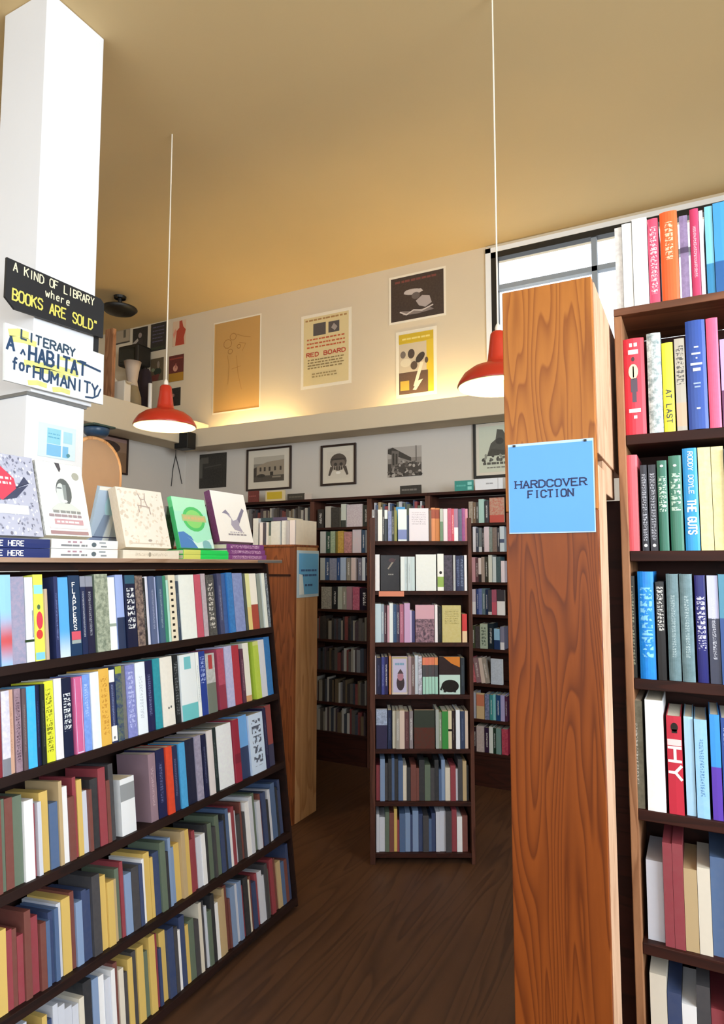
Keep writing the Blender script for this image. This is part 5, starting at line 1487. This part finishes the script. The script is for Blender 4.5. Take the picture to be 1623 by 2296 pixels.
# ------------------------------------------------------------------ speaker, wire, board, blue bucket near the corner
P0 = onY(391, 970, 4.70); P1 = onY(420, 1004, 4.70)
t = thing('wall_speaker', 'small black speaker fixed under the corner of the ledge', 'speaker', ((P0.x + P1.x) / 2, 4.72, P1.z))
MB().box(P0.x, P1.x, 4.70, 4.82, P1.z, P0.z).build('cabinet', M['black'], t, bevel=.008)
MB().box(P0.x + .012, P1.x - .012, 4.694, 4.70, P1.z + .012, P0.z - .012).build('grille', plain('speaker_cloth', '0a0a0a', .9), t)
MB().box((P0.x + P1.x) / 2 - .02, (P0.x + P1.x) / 2 + .02, 4.82, 5.12, P0.z - .07, P0.z - .03).build('bracket', M['black'], t)
a = onX(394, 1020, XL + .01); pts = [onX(x, y, XL + .008) for x, y in ((394, 1006), (394, 1022), (388, 1050), (384, 1090))]
pts2 = [onX(x, y, XL + .008) for x, y in ((394, 1022), (402, 1055), (408, 1085))]
tag(MB().tube(pts, .004, 6).tube(pts2, .004, 6).build('speaker_wire', M['black']), 'thin dark wire hanging below the corner speaker', 'wire')
# rounded brown board and blue bin on a tall stand behind the column
bx = -3.4
fb = Frame((bx, 0, 0), Y_)
b0, _ = fb.hit(150, 1020); b1, _ = fb.hit(266, 1050); ztop = fb.hit(225, 986)[1]
t = thing('rounded_chairback', 'tall round topped brown panel standing behind the displayed books', 'panel', (bx, (b0 + b1) / 2, 0))
mb = MB(); cyy = (b0 + b1) / 2; rr = (b1 - b0) / 2
prof = [(b1, 0), (b1, ztop - rr)] + [(cyy + rr * math.cos(k * math.pi / 14), ztop - rr + rr * math.sin(k * math.pi / 14)) for k in range(1, 14)] + [(b0, ztop - rr), (b0, 0)]
f = [fb.pt(x, v, .02) for x, v in prof]; b_ = [fb.pt(x, v, 0) for x, v in prof]
mb.poly(f); mb.poly(list(reversed(b_)))
for k in range(len(prof)): mb.poly([b_[k], b_[(k + 1) % len(prof)], f[(k + 1) % len(prof)], f[k]])
mb.build('panel', M['cardboard'], t)
rim = [fb.pt(x, v, .01) for x, v in prof]
MB().tube(rim, .014, 8).build('rim', M['paleplank'], t, smooth=True)
P0 = fb.hit(193, 948); P1 = fb.hit(234, 984)
t = thing('blue_clamp_light', 'dark blue clamp spotlight above the round topped panel', 'lamp', fb.pt((P0[0] + P1[0]) / 2, P1[1], 0))
c0 = fb.pt((P0[0] + P1[0]) / 2, 0, .01)
zc0, zc1 = P1[1], P0[1]
hb = M['bluebin'] = plain('dark_blue_enamel', '2c4a68', .35, var=.15)
MB().lathe((c0.x, c0.y, zc0), [(.0, 0), (.055, .0), (.075, .02), (.082, (zc1 - zc0) * .62), (.078, (zc1 - zc0) * .7), (.0, (zc1 - zc0) * .7)], 24).build('housing', hb, t, smooth=True)
MB().box(c0.x - .085, c0.x + .085, c0.y - .09, c0.y + .08, zc1 - .022, zc1 - .008).build('visor', plain('dark_green_metal', '34483e', .4), t, bevel=.004)
MB().box(c0.x + .02, c0.x + .03, c0.y - .04, c0.y + .04, zc0 + (zc1 - zc0) * .68, zc1 - .02).build('clamp', M['metal'], t)
MB().tube([(c0.x - .01, c0.y + .02, zc0 + .01), (c0.x - .01, c0.y + .02, ztop + .016)], .008, 8).build('stem', M['black'], t)
